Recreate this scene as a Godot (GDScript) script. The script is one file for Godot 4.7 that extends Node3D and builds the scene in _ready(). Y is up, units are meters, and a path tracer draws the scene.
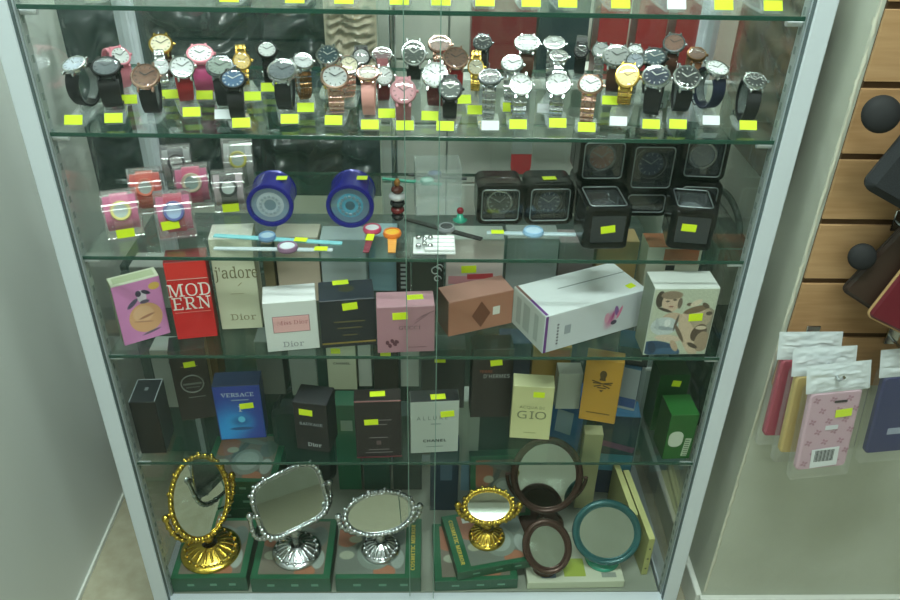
extends Node3D
# A glass display cabinet in a shop: watches, perfume cartons and vanity mirrors. Units are metres, the floor is y = 0,
# the cabinet's front is the plane z = 0 and its middle is x = 0.

const FLOOR_TO_SHELF := [1.211, 1.045, 0.853, 0.671, 0.436, 0.065]   # upper faces of the five glass shelves and of the deck

# label, x, z, turn, tilt of the face, width, case, face, kind and colour of the strap, tag, where the tag is from the stand, riser
const WATCHES := [
	["pale blue faced watch on looped black strap beside the slotted post", -0.473, -0.097, -17.5, 68, 0.0345, "silver", "paleblue", "L", "black", "y", 0.007, 0.073, 0],
	["black watch with plain grey face beside the pink child watch", -0.434, -0.093, 13.9, 64, 0.0404, "black", "slate", "R", "black", "y", 0.019, 0.060, 0],
	["chunky pink rubber watch with pale face behind black watch", -0.453, -0.175, 42.9, 42, 0.0302, "pink", "white", "R", "pink", "y", 0.034, 0.065, 0],
	["rose gold watch with brown face and dark strap", -0.372, -0.071, 7.6, 52, 0.0396, "rose", "brown", "L", "black", "", 0.000, 0.034, 0],
	["cream faced gold watch on brown band near the rear post", -0.398, -0.232, 13.3, 50, 0.0363, "gold", "cream", "M", "brown", "", 0.000, 0.034, 0],
	["tiny silver watch between brown face and red strap watches", -0.383, -0.165, 18.5, 24, 0.0252, "silver", "silver", "M", "silver", "y", 0.017, 0.030, 0],
	["silver watch with bright face on red strap", -0.341, -0.123, 22.1, 46, 0.0352, "silver", "silver", "L", "red", "y", 0.025, 0.062, 0],
	["magenta watch with white face", -0.322, -0.163, 15.8, 63, 0.0395, "pink", "white", "R", "magenta", "y", 0.007, 0.030, 0],
	["grey green faced watch on black strap above white price tag", -0.279, -0.105, 9.6, 62, 0.0393, "steel", "greygreen", "L", "black", "w", 0.009, 0.052, 0],
	["flat denim blue faced watch on black strap", -0.250, -0.052, 9.9, 59, 0.0349, "black", "denim", "L", "black", "y", 0.011, 0.031, 0],
	["small gold bracelet watch behind the denim blue face", -0.270, -0.199, 13.1, 24, 0.0275, "gold", "gold", "M", "gold", "y", 0.026, 0.068, 0],
	["black watch with small white face standing alone at rear", -0.231, -0.203, 11.3, 53, 0.0309, "black", "white", "L", "black", "y", 0.004, 0.030, 0],
	["large silver rimmed watch with slate face and black strap", -0.188, -0.092, 0.5, 61, 0.0421, "silver", "slate", "L", "black", "y", 0.012, 0.054, 0],
	["bright silver watch with bronze band behind slate face", -0.170, -0.138, 19.2, 58, 0.0304, "silver", "silver", "M", "bronze", "y", 0.010, 0.053, 0],
	["dark teal faced watch on gold band at rear", -0.135, -0.184, 2.2, 51, 0.0353, "silver", "teal", "M", "gold", "", 0.000, 0.034, 0],
	["rose gold bracelet watch with flashing silver face", -0.115, -0.077, 6.8, 53, 0.0401, "rose", "silver", "M", "rose", "y", 0.000, 0.042, 0],
	["cream faced watch tucked behind rose gold bracelet watch", -0.105, -0.148, 15.8, 44, 0.0278, "silver", "cream", "M", "rose", "", 0.000, 0.034, 0],
	["wide black rubber watch with small grey face", -0.088, -0.205, 4.9, 36, 0.0277, "black", "grey", "R", "black", "", 0.000, 0.034, 0],
	["taupe faced watch on pale pink leather strap", -0.068, -0.074, 0.5, 69, 0.0313, "rose", "taupe", "L", "pinkskin", "y", 0.004, 0.054, 0],
	["silver rimmed watch with maroon face at rear", -0.054, -0.171, 3.5, 62, 0.0311, "silver", "maroon", "L", "red", "", 0.000, 0.034, 0],
	["plain white faced watch on maroon strap", -0.052, -0.136, 8.3, 24, 0.0280, "silver", "white", "L", "maroon", "y", 0.009, 0.071, 0],
	["dusty pink watch with pink face and matching strap", -0.019, -0.050, 2.0, 35, 0.0360, "mauve", "mauve", "L", "mauve", "y", 0.003, 0.032, 0],
	["silver rimmed watch with dark green face", -0.008, -0.237, 1.1, 32, 0.0400, "silver", "darkgreen", "L", "black", "", 0.000, 0.034, 0],
	["thin rose gold watch at rear beside dark green face", 0.033, -0.235, -0.7, 62, 0.0368, "rose", "brown", "M", "rose", "", 0.000, 0.034, 0],
	["white faced silver watch with dark red strap", 0.027, -0.115, -5.4, 40, 0.0383, "silver", "white", "L", "maroon", "y", -0.009, 0.058, 0],
	["brown faced rose gold watch on bright red strap", 0.055, -0.181, 3.1, 50, 0.0386, "rose", "brown", "L", "red", "y", 0.012, 0.052, 0],
	["black watch with dark dial nearest the shelf edge", 0.046, -0.063, -1.5, 35, 0.0339, "black", "darkgreen", "L", "black", "y", -0.007, 0.045, 0],
	["small dark watch at rear before dark red box", 0.103, -0.263, -8.7, 54, 0.0307, "steel", "dark", "L", "black", "", 0.000, 0.034, 0],
	["narrow gold bracelet watch with cream face", 0.088, -0.186, -3.3, 24, 0.0258, "gold", "cream", "M", "gold", "y", -0.004, 0.102, 0],
	["dark faced steel bracelet watch above white price tag", 0.101, -0.065, -4.4, 68, 0.0326, "steel", "dark", "M", "silver", "w", -0.000, 0.043, 0],
	["dazzling silver watch behind the round white face", 0.140, -0.139, -12.1, 60, 0.0337, "silver", "white", "M", "silver", "y", -0.004, 0.042, 0],
	["round white faced watch on silver links near sliding doors", 0.143, -0.073, 1.3, 42, 0.0327, "silver", "white", "M", "silver", "y", -0.003, 0.045, 0],
	["plain grey faced watch on brown strap at rear", 0.171, -0.243, -6.8, 66, 0.0405, "silver", "grey", "L", "brown", "", 0.000, 0.034, 0],
	["flat tilted grey faced watch at rear", 0.213, -0.239, -8.7, 70, 0.0354, "silver", "grey", "M", "silver", "", 0.000, 0.034, 0],
	["small oval dark faced silver watch", 0.210, -0.168, -4.1, 70, 0.0289, "silver", "dark", "M", "silver", "w", -0.024, 0.074, 0],
	["big white faced watch on silver mesh band", 0.199, -0.077, -9.3, 42, 0.0344, "silver", "white", "M", "silver", "y", -0.003, 0.042, 0],
	["slim all black watch at rear", 0.265, -0.282, -10.6, 24, 0.0243, "black", "dark", "R", "black", "", 0.000, 0.034, 0],
	["white faced watch in rose gold case and band", 0.239, -0.050, -11.6, 59, 0.0350, "rose", "white", "M", "rose", "y", -0.005, 0.030, 0],
	["little silver watch beside large grey face", 0.287, -0.234, -12.0, 50, 0.0285, "silver", "grey", "M", "silver", "", 0.000, 0.034, 0],
	["large plain grey faced watch on brown strap", 0.303, -0.190, -13.2, 58, 0.0440, "silver", "grey", "L", "brown", "y", -0.015, 0.057, 0],
	["small white faced silver watch behind large grey face", 0.341, -0.235, -14.3, 43, 0.0286, "silver", "white", "M", "silver", "", 0.000, 0.034, 0],
	["all gold bracelet watch above white price tag", 0.309, -0.132, -14.0, 34, 0.0359, "gold", "gold", "M", "gold", "w", -0.026, 0.087, 0],
	["pale blue faced silver watch between gold and navy watches", 0.329, -0.178, -14.8, 50, 0.0285, "silver", "paleblue", "M", "silver", "", 0.000, 0.034, 0],
	["black rimmed watch with teal face at rear", 0.359, -0.183, -15.7, 60, 0.0390, "black", "teal", "L", "black", "", 0.000, 0.034, 0],
	["navy faced silver watch on black leather strap", 0.342, -0.091, -22.0, 59, 0.0410, "silver", "navy", "L", "black", "y", -0.015, 0.056, 0],
	["brown skeleton faced watch on brown strap at rear", 0.415, -0.280, -16.8, 50, 0.0364, "steel", "brown", "L", "brown", "", 0.000, 0.034, 0],
	["black faced silver watch with brown lined strap", 0.385, -0.105, -6.1, 48, 0.0399, "silver", "dark", "L", "black", "y", -0.020, 0.069, 0],
	["tan leather watch by the rear post", 0.426, -0.199, -8.5, 63, 0.0296, "bronze", "brown", "L", "tan", "", 0.000, 0.034, 0],
	["white faced watch on looped navy strap", 0.429, -0.120, 18.0, 68, 0.0358, "silver", "white", "L", "navy", "w", -0.012, 0.067, 0],
	["black faced watch standing alone beside the side glass", 0.470, -0.068, -2.8, 66, 0.0330, "silver", "dark", "L", "black", "y", -0.006, 0.033, 0],
]
const TOP_TAGS := [
	[-0.402, "y", "nearest the slotted post"],
	[-0.232, "y", "above the denim blue face"],
	[-0.151, "y", "above the bright silver face"],
	[-0.090, "y", "above the cream face"],
	[-0.021, "y", "above the dusty pink watch"],
	[0.031, "y", "above the red strap watches"],
	[0.086, "y", "above the steel bracelet watch"],
	[0.144, "y", "above the round white face"],
	[0.190, "y", "above the silver mesh band"],
	[0.257, "y", "above the large grey face"],
	[0.328, "w", "with white tag above the brown strap"],
	[0.388, "y", "above the looped navy strap"],
	[0.451, "y", "nearest the pillar"],
]

var M := {}
var taken := {}
var rng := RandomNumberGenerator.new()
var LINK: Mesh

# ---------------------------------------------------------------- materials
func mt(key: String, col: Color = Color.WHITE, rough := 0.5, metal := 0.0) -> StandardMaterial3D:
	if M.has(key):
		return M[key]
	var m := StandardMaterial3D.new()
	m.resource_name = key
	m.albedo_color = col
	m.roughness = rough
	m.metallic = metal
	M[key] = m
	return m

func pane_mat(key: String, col: Color, alpha: float, rough := 0.03) -> StandardMaterial3D:
	if M.has(key):
		return M[key]
	var m := mt(key, Color(col.r, col.g, col.b, alpha), rough)
	m.transparency = BaseMaterial3D.TRANSPARENCY_ALPHA
	m.cull_mode = BaseMaterial3D.CULL_DISABLED
	return m

func noise_tex(seed_: int, freq: float, lo: Color, hi: Color, size := 512, oct := 4, normal := false, bump := 4.0) -> NoiseTexture2D:
	var n := FastNoiseLite.new()
	n.seed = seed_
	n.frequency = freq
	n.fractal_octaves = oct
	var t := NoiseTexture2D.new()
	t.noise = n
	t.width = size
	t.height = size
	t.seamless = true
	if normal:
		t.as_normal_map = true
		t.bump_strength = bump
	else:
		var g := Gradient.new()
		g.set_color(0, lo)
		g.set_color(1, hi)
		t.color_ramp = g
	return t

func hexc(s: String) -> Color:
	return Color.html(s)

# ---------------------------------------------------------------- naming and tree
func numbered(n: String) -> String:
	var k: int = taken.get(n, 0)
	taken[n] = k + 1
	return n if k == 0 else "%s_%03d" % [n, k]

func thing(called: String, label: String, category: String, at := Vector3.ZERO, turn := 0.0, group := "") -> Node3D:
	var o := Node3D.new()
	o.name = numbered(called)
	add_child(o)
	o.position = at
	o.rotation.y = deg_to_rad(turn)
	o.set_meta("label", label)
	o.set_meta("category", category)
	if group != "":
		o.set_meta("group", group)
	return o

func new_st() -> SurfaceTool:
	var st := SurfaceTool.new()
	st.begin(Mesh.PRIMITIVE_TRIANGLES)
	return st

func part(parent: Node, called: String, st: SurfaceTool, m: Material, label := "") -> MeshInstance3D:
	var o := MeshInstance3D.new()
	o.name = called
	o.mesh = st.commit()
	o.material_override = m
	parent.add_child(o, true)
	if label != "":
		o.set_meta("label", label)
	return o

func meshpart(parent: Node, called: String, me: Mesh, m: Material, at := Vector3.ZERO) -> MeshInstance3D:
	var o := MeshInstance3D.new()
	o.name = called
	o.mesh = me
	o.material_override = m
	o.position = at
	parent.add_child(o, true)
	return o

func struct(called: String, st: SurfaceTool, m: Material) -> MeshInstance3D:
	var o := part(self, called, st, m)
	o.set_meta("kind", "structure")
	return o

# ---------------------------------------------------------------- shapes
func tri(st: SurfaceTool, a: Vector3, b: Vector3, c: Vector3, na: Vector3, nb: Vector3, nc: Vector3, col := Color.WHITE) -> void:
	if (a - c).cross(a - b).dot(na + nb + nc) < 0.0:
		var t := b; b = c; c = t
		var tn := nb; nb = nc; nc = tn
	st.set_color(col); st.set_normal(na); st.add_vertex(a)
	st.set_color(col); st.set_normal(nb); st.add_vertex(b)
	st.set_color(col); st.set_normal(nc); st.add_vertex(c)

func quad(st: SurfaceTool, a: Vector3, b: Vector3, c: Vector3, d: Vector3, out: Vector3, col := Color.WHITE) -> void:
	var n := (b - a).cross(c - a)
	if n.length_squared() < 1e-18:
		n = (c - a).cross(d - a)
	n = n.normalized()
	if n.dot(out) < 0.0:
		n = -n
	tri(st, a, b, c, n, n, n, col)
	tri(st, a, c, d, n, n, n, col)

# box with chamfered edges; cols holds up to six face colours in the order +x -x +y -y +z -z
func cbox(st: SurfaceTool, c: Vector3, size: Vector3, b := 0.001, xf := Transform3D.IDENTITY, cols := []) -> void:
	var H := size * 0.5
	b = minf(b, minf(H.x, minf(H.y, H.z)) * 0.9)
	var P := func(a: int, s: int, su: int, sv: int) -> Vector3:
		var u := (a + 1) % 3
		var v := (a + 2) % 3
		var p := Vector3.ZERO
		p[a] = s * H[a]
		p[u] = su * (H[u] - b)
		p[v] = sv * (H[v] - b)
		return xf * (c + p)
	var col := func(a: int, s: int) -> Color:
		return Color.WHITE if cols.is_empty() else cols[a * 2 + (0 if s > 0 else 1)]
	for a in 3:
		for s in [1, -1]:
			var n := Vector3.ZERO
			n[a] = s
			quad(st, P.call(a, s, 1, 1), P.call(a, s, 1, -1), P.call(a, s, -1, -1), P.call(a, s, -1, 1), xf.basis * n, col.call(a, s))
	if b <= 0.0:
		return
	for a in 3:
		var u := (a + 1) % 3
		for s in [1, -1]:
			for su in [1, -1]:
				# edge between face (a, s) and face (u, su), running along v; for face u the first other axis is v, the second is a
				var n := Vector3.ZERO
				n[a] = s
				n[u] = su
				quad(st, P.call(a, s, su, 1), P.call(a, s, su, -1), P.call(u, su, -1, s), P.call(u, su, 1, s), xf.basis * n, col.call(a, s))
	for sx in [1, -1]:
		for sy in [1, -1]:
			for sz in [1, -1]:
				var n: Vector3 = (xf.basis * Vector3(sx, sy, sz)).normalized()
				tri(st, P.call(0, sx, sy, sz), P.call(1, sy, sz, sx), P.call(2, sz, sx, sy), n, n, n, col.call(1, sy))

func lathe(st: SurfaceTool, prof: Array, seg := 24, xf := Transform3D.IDENTITY, hard := true, ribs := 0, rib_amp := 0.0, sx := 1.0, sz := 1.0) -> void:
	var k := prof.size()
	var nr := []
	for i in k - 1:
		var d: Vector2 = prof[i + 1] - prof[i]
		nr.append(Vector2(d.y, -d.x).normalized())
	var point := func(p: Vector2, j: int) -> Vector3:
		var a := TAU * j / seg
		var r := p.x
		if ribs > 0:
			r *= 1.0 + rib_amp * cos(ribs * a)
		return Vector3(cos(a) * r * sx, p.y, sin(a) * r * sz)
	for i in k - 1:
		var n0: Vector2 = nr[i]
		var n1: Vector2 = nr[i]
		if not hard:
			if i > 0: n0 = (nr[i] + nr[i - 1]).normalized()
			if i < k - 2: n1 = (nr[i] + nr[i + 1]).normalized()
		for j in seg:
			var a0 := TAU * j / seg
			var a1 := TAU * (j + 1) / seg
			var p00: Vector3 = point.call(prof[i], j)
			var p01: Vector3 = point.call(prof[i], j + 1)
			var p10: Vector3 = point.call(prof[i + 1], j)
			var p11: Vector3 = point.call(prof[i + 1], j + 1)
			var v00 := xf.basis * Vector3(cos(a0) * n0.x / sx, n0.y, sin(a0) * n0.x / sz)
			var v01 := xf.basis * Vector3(cos(a1) * n0.x / sx, n0.y, sin(a1) * n0.x / sz)
			var v10 := xf.basis * Vector3(cos(a0) * n1.x / sx, n1.y, sin(a0) * n1.x / sz)
			var v11 := xf.basis * Vector3(cos(a1) * n1.x / sx, n1.y, sin(a1) * n1.x / sz)
			if prof[i].x > 1e-6:
				tri(st, xf * p00, xf * p01, xf * p11, v00.normalized(), v01.normalized(), v11.normalized())
			if prof[i + 1].x > 1e-6:
				tri(st, xf * p00, xf * p11, xf * p10, v00.normalized(), v11.normalized(), v10.normalized())

# a profile that runs upward has its outside at larger radii when x grows outward: V() keeps the tables short
func V(x: float, y: float) -> Vector2:
	return Vector2(x, y)

func tube(st: SurfaceTool, path: Array, rad: Variant, seg := 8, closed := false, xf := Transform3D.IDENTITY) -> void:
	var n := path.size()
	var rings := []
	var up := Vector3.ZERO
	for i in n:
		var prev: Vector3 = path[(i - 1 + n) % n] if closed or i > 0 else path[i]
		var next: Vector3 = path[(i + 1) % n] if closed or i < n - 1 else path[i]
		var d := (next - prev).normalized()
		if up == Vector3.ZERO:
			up = Vector3.UP if absf(d.y) < 0.9 else Vector3.RIGHT
		var side := d.cross(up).normalized()
		up = side.cross(d).normalized()
		var r: float = rad[i] if rad is Array else rad
		var ring := []
		for j in seg:
			var a := TAU * j / seg
			ring.append([path[i] + (side * cos(a) + up * sin(a)) * r, side * cos(a) + up * sin(a)])
		rings.append(ring)
	for i in (n if closed else n - 1):
		var A: Array = rings[i]
		var B: Array = rings[(i + 1) % n]
		var sh := 0
		if closed and i == n - 1:   # undo the twist gathered along a closed path
			var best := 1e9
			for q in seg:
				var dd: float = (A[0][0] as Vector3).distance_squared_to(B[q][0])
				if dd < best:
					best = dd
					sh = q
		for j in seg:
			var j1 := (j + 1) % seg
			var b0: Array = B[(j + sh) % seg]
			var b1: Array = B[(j1 + sh) % seg]
			tri(st, xf * A[j][0], xf * A[j1][0], xf * b1[0], xf.basis * A[j][1], xf.basis * A[j1][1], xf.basis * b1[1])
			tri(st, xf * A[j][0], xf * b1[0], xf * b0[0], xf.basis * A[j][1], xf.basis * b1[1], xf.basis * b0[1])
	if not closed:
		for e in [0, n - 1]:
			var c: Vector3 = path[e]
			var out: Vector3 = (path[0] - path[1]) if e == 0 else (path[n - 1] - path[n - 2])
			out = (xf.basis * out).normalized()
			for j in seg:
				tri(st, xf * c, xf * rings[e][j][0], xf * rings[e][(j + 1) % seg][0], out, out, out)

# flat band swept along a path that lies in the plane x = 0 of xf: width along x, thickness away from centre
func band(st: SurfaceTool, path: Array, centre: Vector3, widths: Array, thick: float, xf := Transform3D.IDENTITY) -> void:
	for i in path.size() - 1:
		var a: Vector3 = path[i]
		var b: Vector3 = path[i + 1]
		var oa := (a - centre).normalized() * thick
		var ob := (b - centre).normalized() * thick
		var wa := Vector3(widths[i] * 0.5, 0, 0)
		var wb := Vector3(widths[i + 1] * 0.5, 0, 0)
		var na := xf.basis * oa.normalized()
		var nb := xf.basis * ob.normalized()
		tri(st, xf * (a + oa - wa), xf * (a + oa + wa), xf * (b + ob + wb), na, na, nb)
		tri(st, xf * (a + oa - wa), xf * (b + ob + wb), xf * (b + ob - wb), na, nb, nb)
		tri(st, xf * (a - wa), xf * (a + wa), xf * (b + wb), -na, -na, -nb)
		tri(st, xf * (a - wa), xf * (b + wb), xf * (b - wb), -na, -nb, -nb)
		for s in [1.0, -1.0]:
			quad(st, xf * (a + wa * s), xf * (a + oa + wa * s), xf * (b + ob + wb * s), xf * (b + wb * s), xf.basis * Vector3(s, 0, 0))

# plate cut to an outline in the plane z = 0 of xf, thick along -z
func plate(st: SurfaceTool, outline: PackedVector2Array, thick: float, xf := Transform3D.IDENTITY) -> void:
	var ids := Geometry2D.triangulate_polygon(outline)
	var n := xf.basis * Vector3(0, 0, 1)
	var nn := n.normalized()
	for i in range(0, ids.size(), 3):
		var q := []
		for k in 3:
			q.append(Vector3(outline[ids[i + k]].x, outline[ids[i + k]].y, 0))
		tri(st, xf * q[0], xf * q[1], xf * q[2], nn, nn, nn)
		var bk := Vector3(0, 0, -thick)
		tri(st, xf * (q[0] + bk), xf * (q[1] + bk), xf * (q[2] + bk), -nn, -nn, -nn)
	var mid := Vector2.ZERO
	for p in outline:
		mid += p / outline.size()
	for i in outline.size():
		var a := outline[i]
		var b := outline[(i + 1) % outline.size()]
		var a3 := Vector3(a.x, a.y, 0)
		var b3 := Vector3(b.x, b.y, 0)
		var e := b - a
		var o := Vector2(e.y, -e.x)
		if o.dot((a + b) * 0.5 - mid) < 0.0:
			o = -o
		quad(st, xf * a3, xf * b3, xf * (b3 + Vector3(0, 0, -thick)), xf * (a3 + Vector3(0, 0, -thick)), xf.basis * Vector3(o.x, o.y, 0))

func oval(rx: float, ry: float, n := 40, power := 2.0) -> PackedVector2Array:
	var out := PackedVector2Array()
	for i in n:
		var a := TAU * i / n
		var c := cos(a)
		var s := sin(a)
		out.append(Vector2(signf(c) * pow(absf(c), 2.0 / power) * rx, signf(s) * pow(absf(s), 2.0 / power) * ry))
	return out

func round_rect(w: float, h: float, r: float, k := 5) -> PackedVector2Array:
	var out := PackedVector2Array()
	for q in 4:
		var c := Vector2((w * 0.5 - r) * (1 if q == 0 or q == 3 else -1), (h * 0.5 - r) * (1 if q < 2 else -1))
		for i in k + 1:
			var a := PI * 0.5 * (q + float(i) / k)
			out.append(c + Vector2(cos(a), sin(a)) * r)
	return out

# rounded slab: a rounded rectangle in x-y with soft front and rear rims, thickness along z
func slab(st: SurfaceTool, w: float, h: float, t: float, r: float, soft: float, xf := Transform3D.IDENTITY) -> void:
	var o0 := round_rect(w, h, r)
	var o1 := round_rect(w - 2 * soft, h - 2 * soft, maxf(r - soft, 0.0005))
	var n := o0.size()
	var zs := [[o1, t * 0.5], [o0, t * 0.5 - soft], [o0, -t * 0.5 + soft], [o1, -t * 0.5]]
	for s in [0, 3]:
		var nz := (xf.basis * Vector3(0, 0, 1 if s == 0 else -1)).normalized()
		for i in n:
			var a: Vector2 = o1[i]
			var b: Vector2 = o1[(i + 1) % n]
			tri(st, xf * Vector3(0, 0, zs[s][1]), xf * Vector3(a.x, a.y, zs[s][1]), xf * Vector3(b.x, b.y, zs[s][1]), nz, nz, nz)
	for s in 3:
		for i in n:
			var j := (i + 1) % n
			var a: Vector2 = zs[s][0][i]
			var b: Vector2 = zs[s][0][j]
			var c: Vector2 = zs[s + 1][0][j]
			var d: Vector2 = zs[s + 1][0][i]
			quad(st, xf * Vector3(a.x, a.y, zs[s][1]), xf * Vector3(b.x, b.y, zs[s][1]), xf * Vector3(c.x, c.y, zs[s + 1][1]), xf * Vector3(d.x, d.y, zs[s + 1][1]), xf.basis * Vector3(a.x + b.x, a.y + b.y, (zs[s][1] + zs[s + 1][1]) * 2.0))

func bead(st: SurfaceTool, c: Vector3, r: float, n := 6, flat := 1.0) -> void:
	var prof := []
	for i in 5:
		var a := -PI / 2 + PI * i / 4
		prof.append(Vector2(cos(a) * r, sin(a) * r * flat))
	lathe(st, prof, n, Transform3D(Basis.IDENTITY, c), false)

# ---------------------------------------------------------------- printing
func lettering(parent: Node, words: String, cap: float, col: Color, xf: Transform3D, serif := false, stretch := 1.0, bold := false) -> MeshInstance3D:
	var t := TextMesh.new()
	var f := SystemFont.new()
	f.font_names = PackedStringArray(["Droid Serif" if serif else "Droid Sans"])
	if bold:
		f.font_weight = 700
	t.font = f
	t.text = words
	t.font_size = 24
	t.pixel_size = cap / (24.0 * 0.72)
	t.depth = 0.0004
	t.curve_step = 4.0
	var o := MeshInstance3D.new()
	o.name = "lettering"
	o.mesh = t
	o.material_override = mt("ink_" + col.to_html(), col, 0.55)
	parent.add_child(o, true)
	o.transform = xf * Transform3D(Basis.from_scale(Vector3(stretch, 1, 1)), Vector3.ZERO)
	return o

# a face of a carton as a frame: origin in its middle, x to the reader's right, y up, z outward
func face(size: Vector3, which: String) -> Transform3D:
	match which:
		"t": return Transform3D(Basis(Vector3.RIGHT, -PI / 2), Vector3(0, size.y + 0.0002, 0))
		"l": return Transform3D(Basis(Vector3.UP, -PI / 2), Vector3(-size.x / 2 - 0.0002, size.y / 2, 0))
		"b": return Transform3D(Basis(Vector3.RIGHT, PI / 2), Vector3(0, -0.0002, 0))
		"r": return Transform3D(Basis(Vector3.UP, PI / 2), Vector3(size.x / 2 + 0.0002, size.y / 2, 0))
	return Transform3D(Basis.IDENTITY, Vector3(0, size.y / 2, size.z / 2 + 0.0002))

func on_face(size: Vector3, which: String, u: float, v: float, roll := 0.0) -> Transform3D:
	return face(size, which) * Transform3D(Basis(Vector3.BACK, deg_to_rad(roll)), Vector3(u, v, 0))

func patch(parent: Node, called: String, w: float, h: float, col: Color, xf: Transform3D, t := 0.0003, rough := 0.5, metal := 0.0) -> MeshInstance3D:
	var st := new_st()
	cbox(st, Vector3(0, 0, t * 0.5), Vector3(w, h, t), 0.0)
	var o := part(parent, called, st, mt("print_%s_%.2f_%.1f" % [col.to_html(), rough, metal], col, rough, metal))
	o.transform = xf
	return o

func sticker(parent: Node, xf: Transform3D, white := false, w := 0.026, h := 0.014) -> void:
	patch(parent, "price_sticker", w, h, hexc("dfe3e6") if white else hexc("d6ee1c"), xf, 0.0005, 0.6)

# flat pictures printed on cardboard: blobs and polygons painted into an image
func paint(w: int, h: int, bg: Color, shapes: Array, seed_ := 1, grain := 0.02) -> ImageTexture:
	var im := Image.create(w, h, false, Image.FORMAT_RGB8)
	im.fill(bg)
	for s in shapes:
		var col: Color = s[1]
		if s[0] == "e" or s[0] == "s":
			var c: Vector2 = s[2] * Vector2(w, h)
			var r: Vector2 = s[3] * Vector2(w, h)
			var rot: float = deg_to_rad(s[4]) if s.size() > 4 else 0.0
			var ext := maxf(r.x, r.y) + 2.0
			for y in range(maxi(0, int(c.y - ext)), mini(h, int(c.y + ext) + 1)):
				for x in range(maxi(0, int(c.x - ext)), mini(w, int(c.x + ext) + 1)):
					var d := (Vector2(x, y) - c).rotated(-rot) / r
					var k := clampf((1.0 - d.length()) * minf(r.x, r.y) * 0.6 + 0.5, 0.0, 1.0)
					if s[0] == "s":
						k = clampf(1.0 - d.length(), 0.0, 1.0)
						k = k * k * (3.0 - 2.0 * k)
					if k > 0.0:
						im.set_pixel(x, y, im.get_pixel(x, y).lerp(col, k * col.a))
		else:
			var poly := PackedVector2Array()
			for q in s[2]:
				poly.append(q * Vector2(w, h))
			for y in h:
				for x in w:
					if Geometry2D.is_point_in_polygon(Vector2(x, y), poly):
						im.set_pixel(x, y, im.get_pixel(x, y).lerp(col, col.a))
	var g := RandomNumberGenerator.new()
	g.seed = seed_
	for y in h:
		for x in w:
			var k := 1.0 + g.randf_range(-grain, grain)
			var c0 := im.get_pixel(x, y)
			im.set_pixel(x, y, Color(minf(c0.r * k, 1), minf(c0.g * k, 1), minf(c0.b * k, 1)))
	return ImageTexture.create_from_image(im)

func picture(parent: Node, called: String, w: float, h: float, tex: Texture2D, xf: Transform3D, rough := 0.35) -> MeshInstance3D:
	var st := new_st()
	var t := 0.0003
	var c := [Vector3(-w / 2, -h / 2, t), Vector3(-w / 2, h / 2, t), Vector3(w / 2, h / 2, t), Vector3(w / 2, -h / 2, t)]
	var uv := [Vector2(0, 1), Vector2(0, 0), Vector2(1, 0), Vector2(1, 1)]
	for k in [0, 1, 2, 0, 2, 3]:
		st.set_normal(Vector3.BACK)
		st.set_uv(uv[k])
		st.add_vertex(c[k])
	var m := StandardMaterial3D.new()
	m.resource_name = called
	m.albedo_texture = tex
	m.roughness = rough
	var o := part(parent, called, st, m)
	o.transform = xf
	return o

# ---------------------------------------------------------------- cartons
func carton(called: String, label: String, category: String, group: String, at: Vector3, turn: float, size: Vector3, front: Color, top: Color, side: Color, rough := 0.4, tilt := Vector3.ZERO) -> Node3D:
	var o := thing(called, label, category, at, turn, group)
	if tilt != Vector3.ZERO:
		o.rotation_degrees = Vector3(tilt.x, turn + tilt.y, tilt.z)
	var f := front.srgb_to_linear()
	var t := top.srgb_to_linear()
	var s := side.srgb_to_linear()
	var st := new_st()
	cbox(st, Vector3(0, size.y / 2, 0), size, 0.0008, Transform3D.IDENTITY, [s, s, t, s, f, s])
	var m := mt("cardboard_%.2f" % rough, Color.WHITE, rough)
	m.vertex_color_use_as_albedo = true
	part(o, "carton_body", st, m)
	# the tuck flap's edge: a fine proud line along the upper front edge
	patch(o, "tuck_flap", size.x * 0.985, size.z * 0.97, top, Transform3D(Basis(Vector3.RIGHT, -PI / 2), Vector3(0, size.y, 0)), 0.0005, rough)
	return o

# ---------------------------------------------------------------- watches
const LOOP_R := 0.026
const METALS := {"silver": ["c9ccce", 0.18], "steel": ["8d9296", 0.25], "black": ["17181a", 0.4], "gold": ["d8b45c", 0.2], "rose": ["d6b0a2", 0.2], "bronze": ["8e6a48", 0.3]}
const PLAIN := {"pink": "e28a9b", "mauve": "b3757f", "magenta": "c04f80", "black": "1a1b1d", "red": "9c2027", "maroon": "6a1a24", "brown": "5a3a2c", "pinkskin": "d69a92", "navy": "20263c", "tan": "a06a45", "silver": "c9ccce", "gold": "d8b45c", "rose": "d3a08c", "bronze": "8e6a48"}
const DIALS := {"paleblue": "aeb9c8", "slate": "5c646a", "white": "e4e8e8", "brown": "7a5a4c", "cream": "e4dcc0", "silver": "c6cacc", "greygreen": "7f8c84", "denim": "3c5a7c", "gold": "dcbf78", "teal": "2f4a55", "grey": "a5a9a8", "taupe": "a89c8e", "maroon": "5c3038", "mauve": "c98a94", "darkgreen": "37443e", "dark": "1e2226", "navy": "1c2740"}

func case_mat(k: String) -> Material:
	if METALS.has(k):
		return mt("metal_" + k, hexc(METALS[k][0]), METALS[k][1], 1.0 if k != "black" else 0.3)
	return mt("rubber_" + k, hexc(PLAIN[k]), 0.45)

func strap_mat(kind: String, k: String) -> Material:
	if kind == "M":
		return mt("metal_" + k, hexc(METALS[k][0]), METALS[k][1], 1.0) if METALS.has(k) else mt("band_" + k, hexc(PLAIN[k]), 0.35, 0.8)
	return mt(("leather_" if kind == "L" else "rubber_") + k, hexc(PLAIN[k]), 0.6 if kind == "L" else 0.45)

func loop_point(a: float, lift: float, r: float) -> Vector3:
	return Vector3(0, lift + sin(a) * r * 1.08, cos(a) * r * 0.92)

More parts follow.
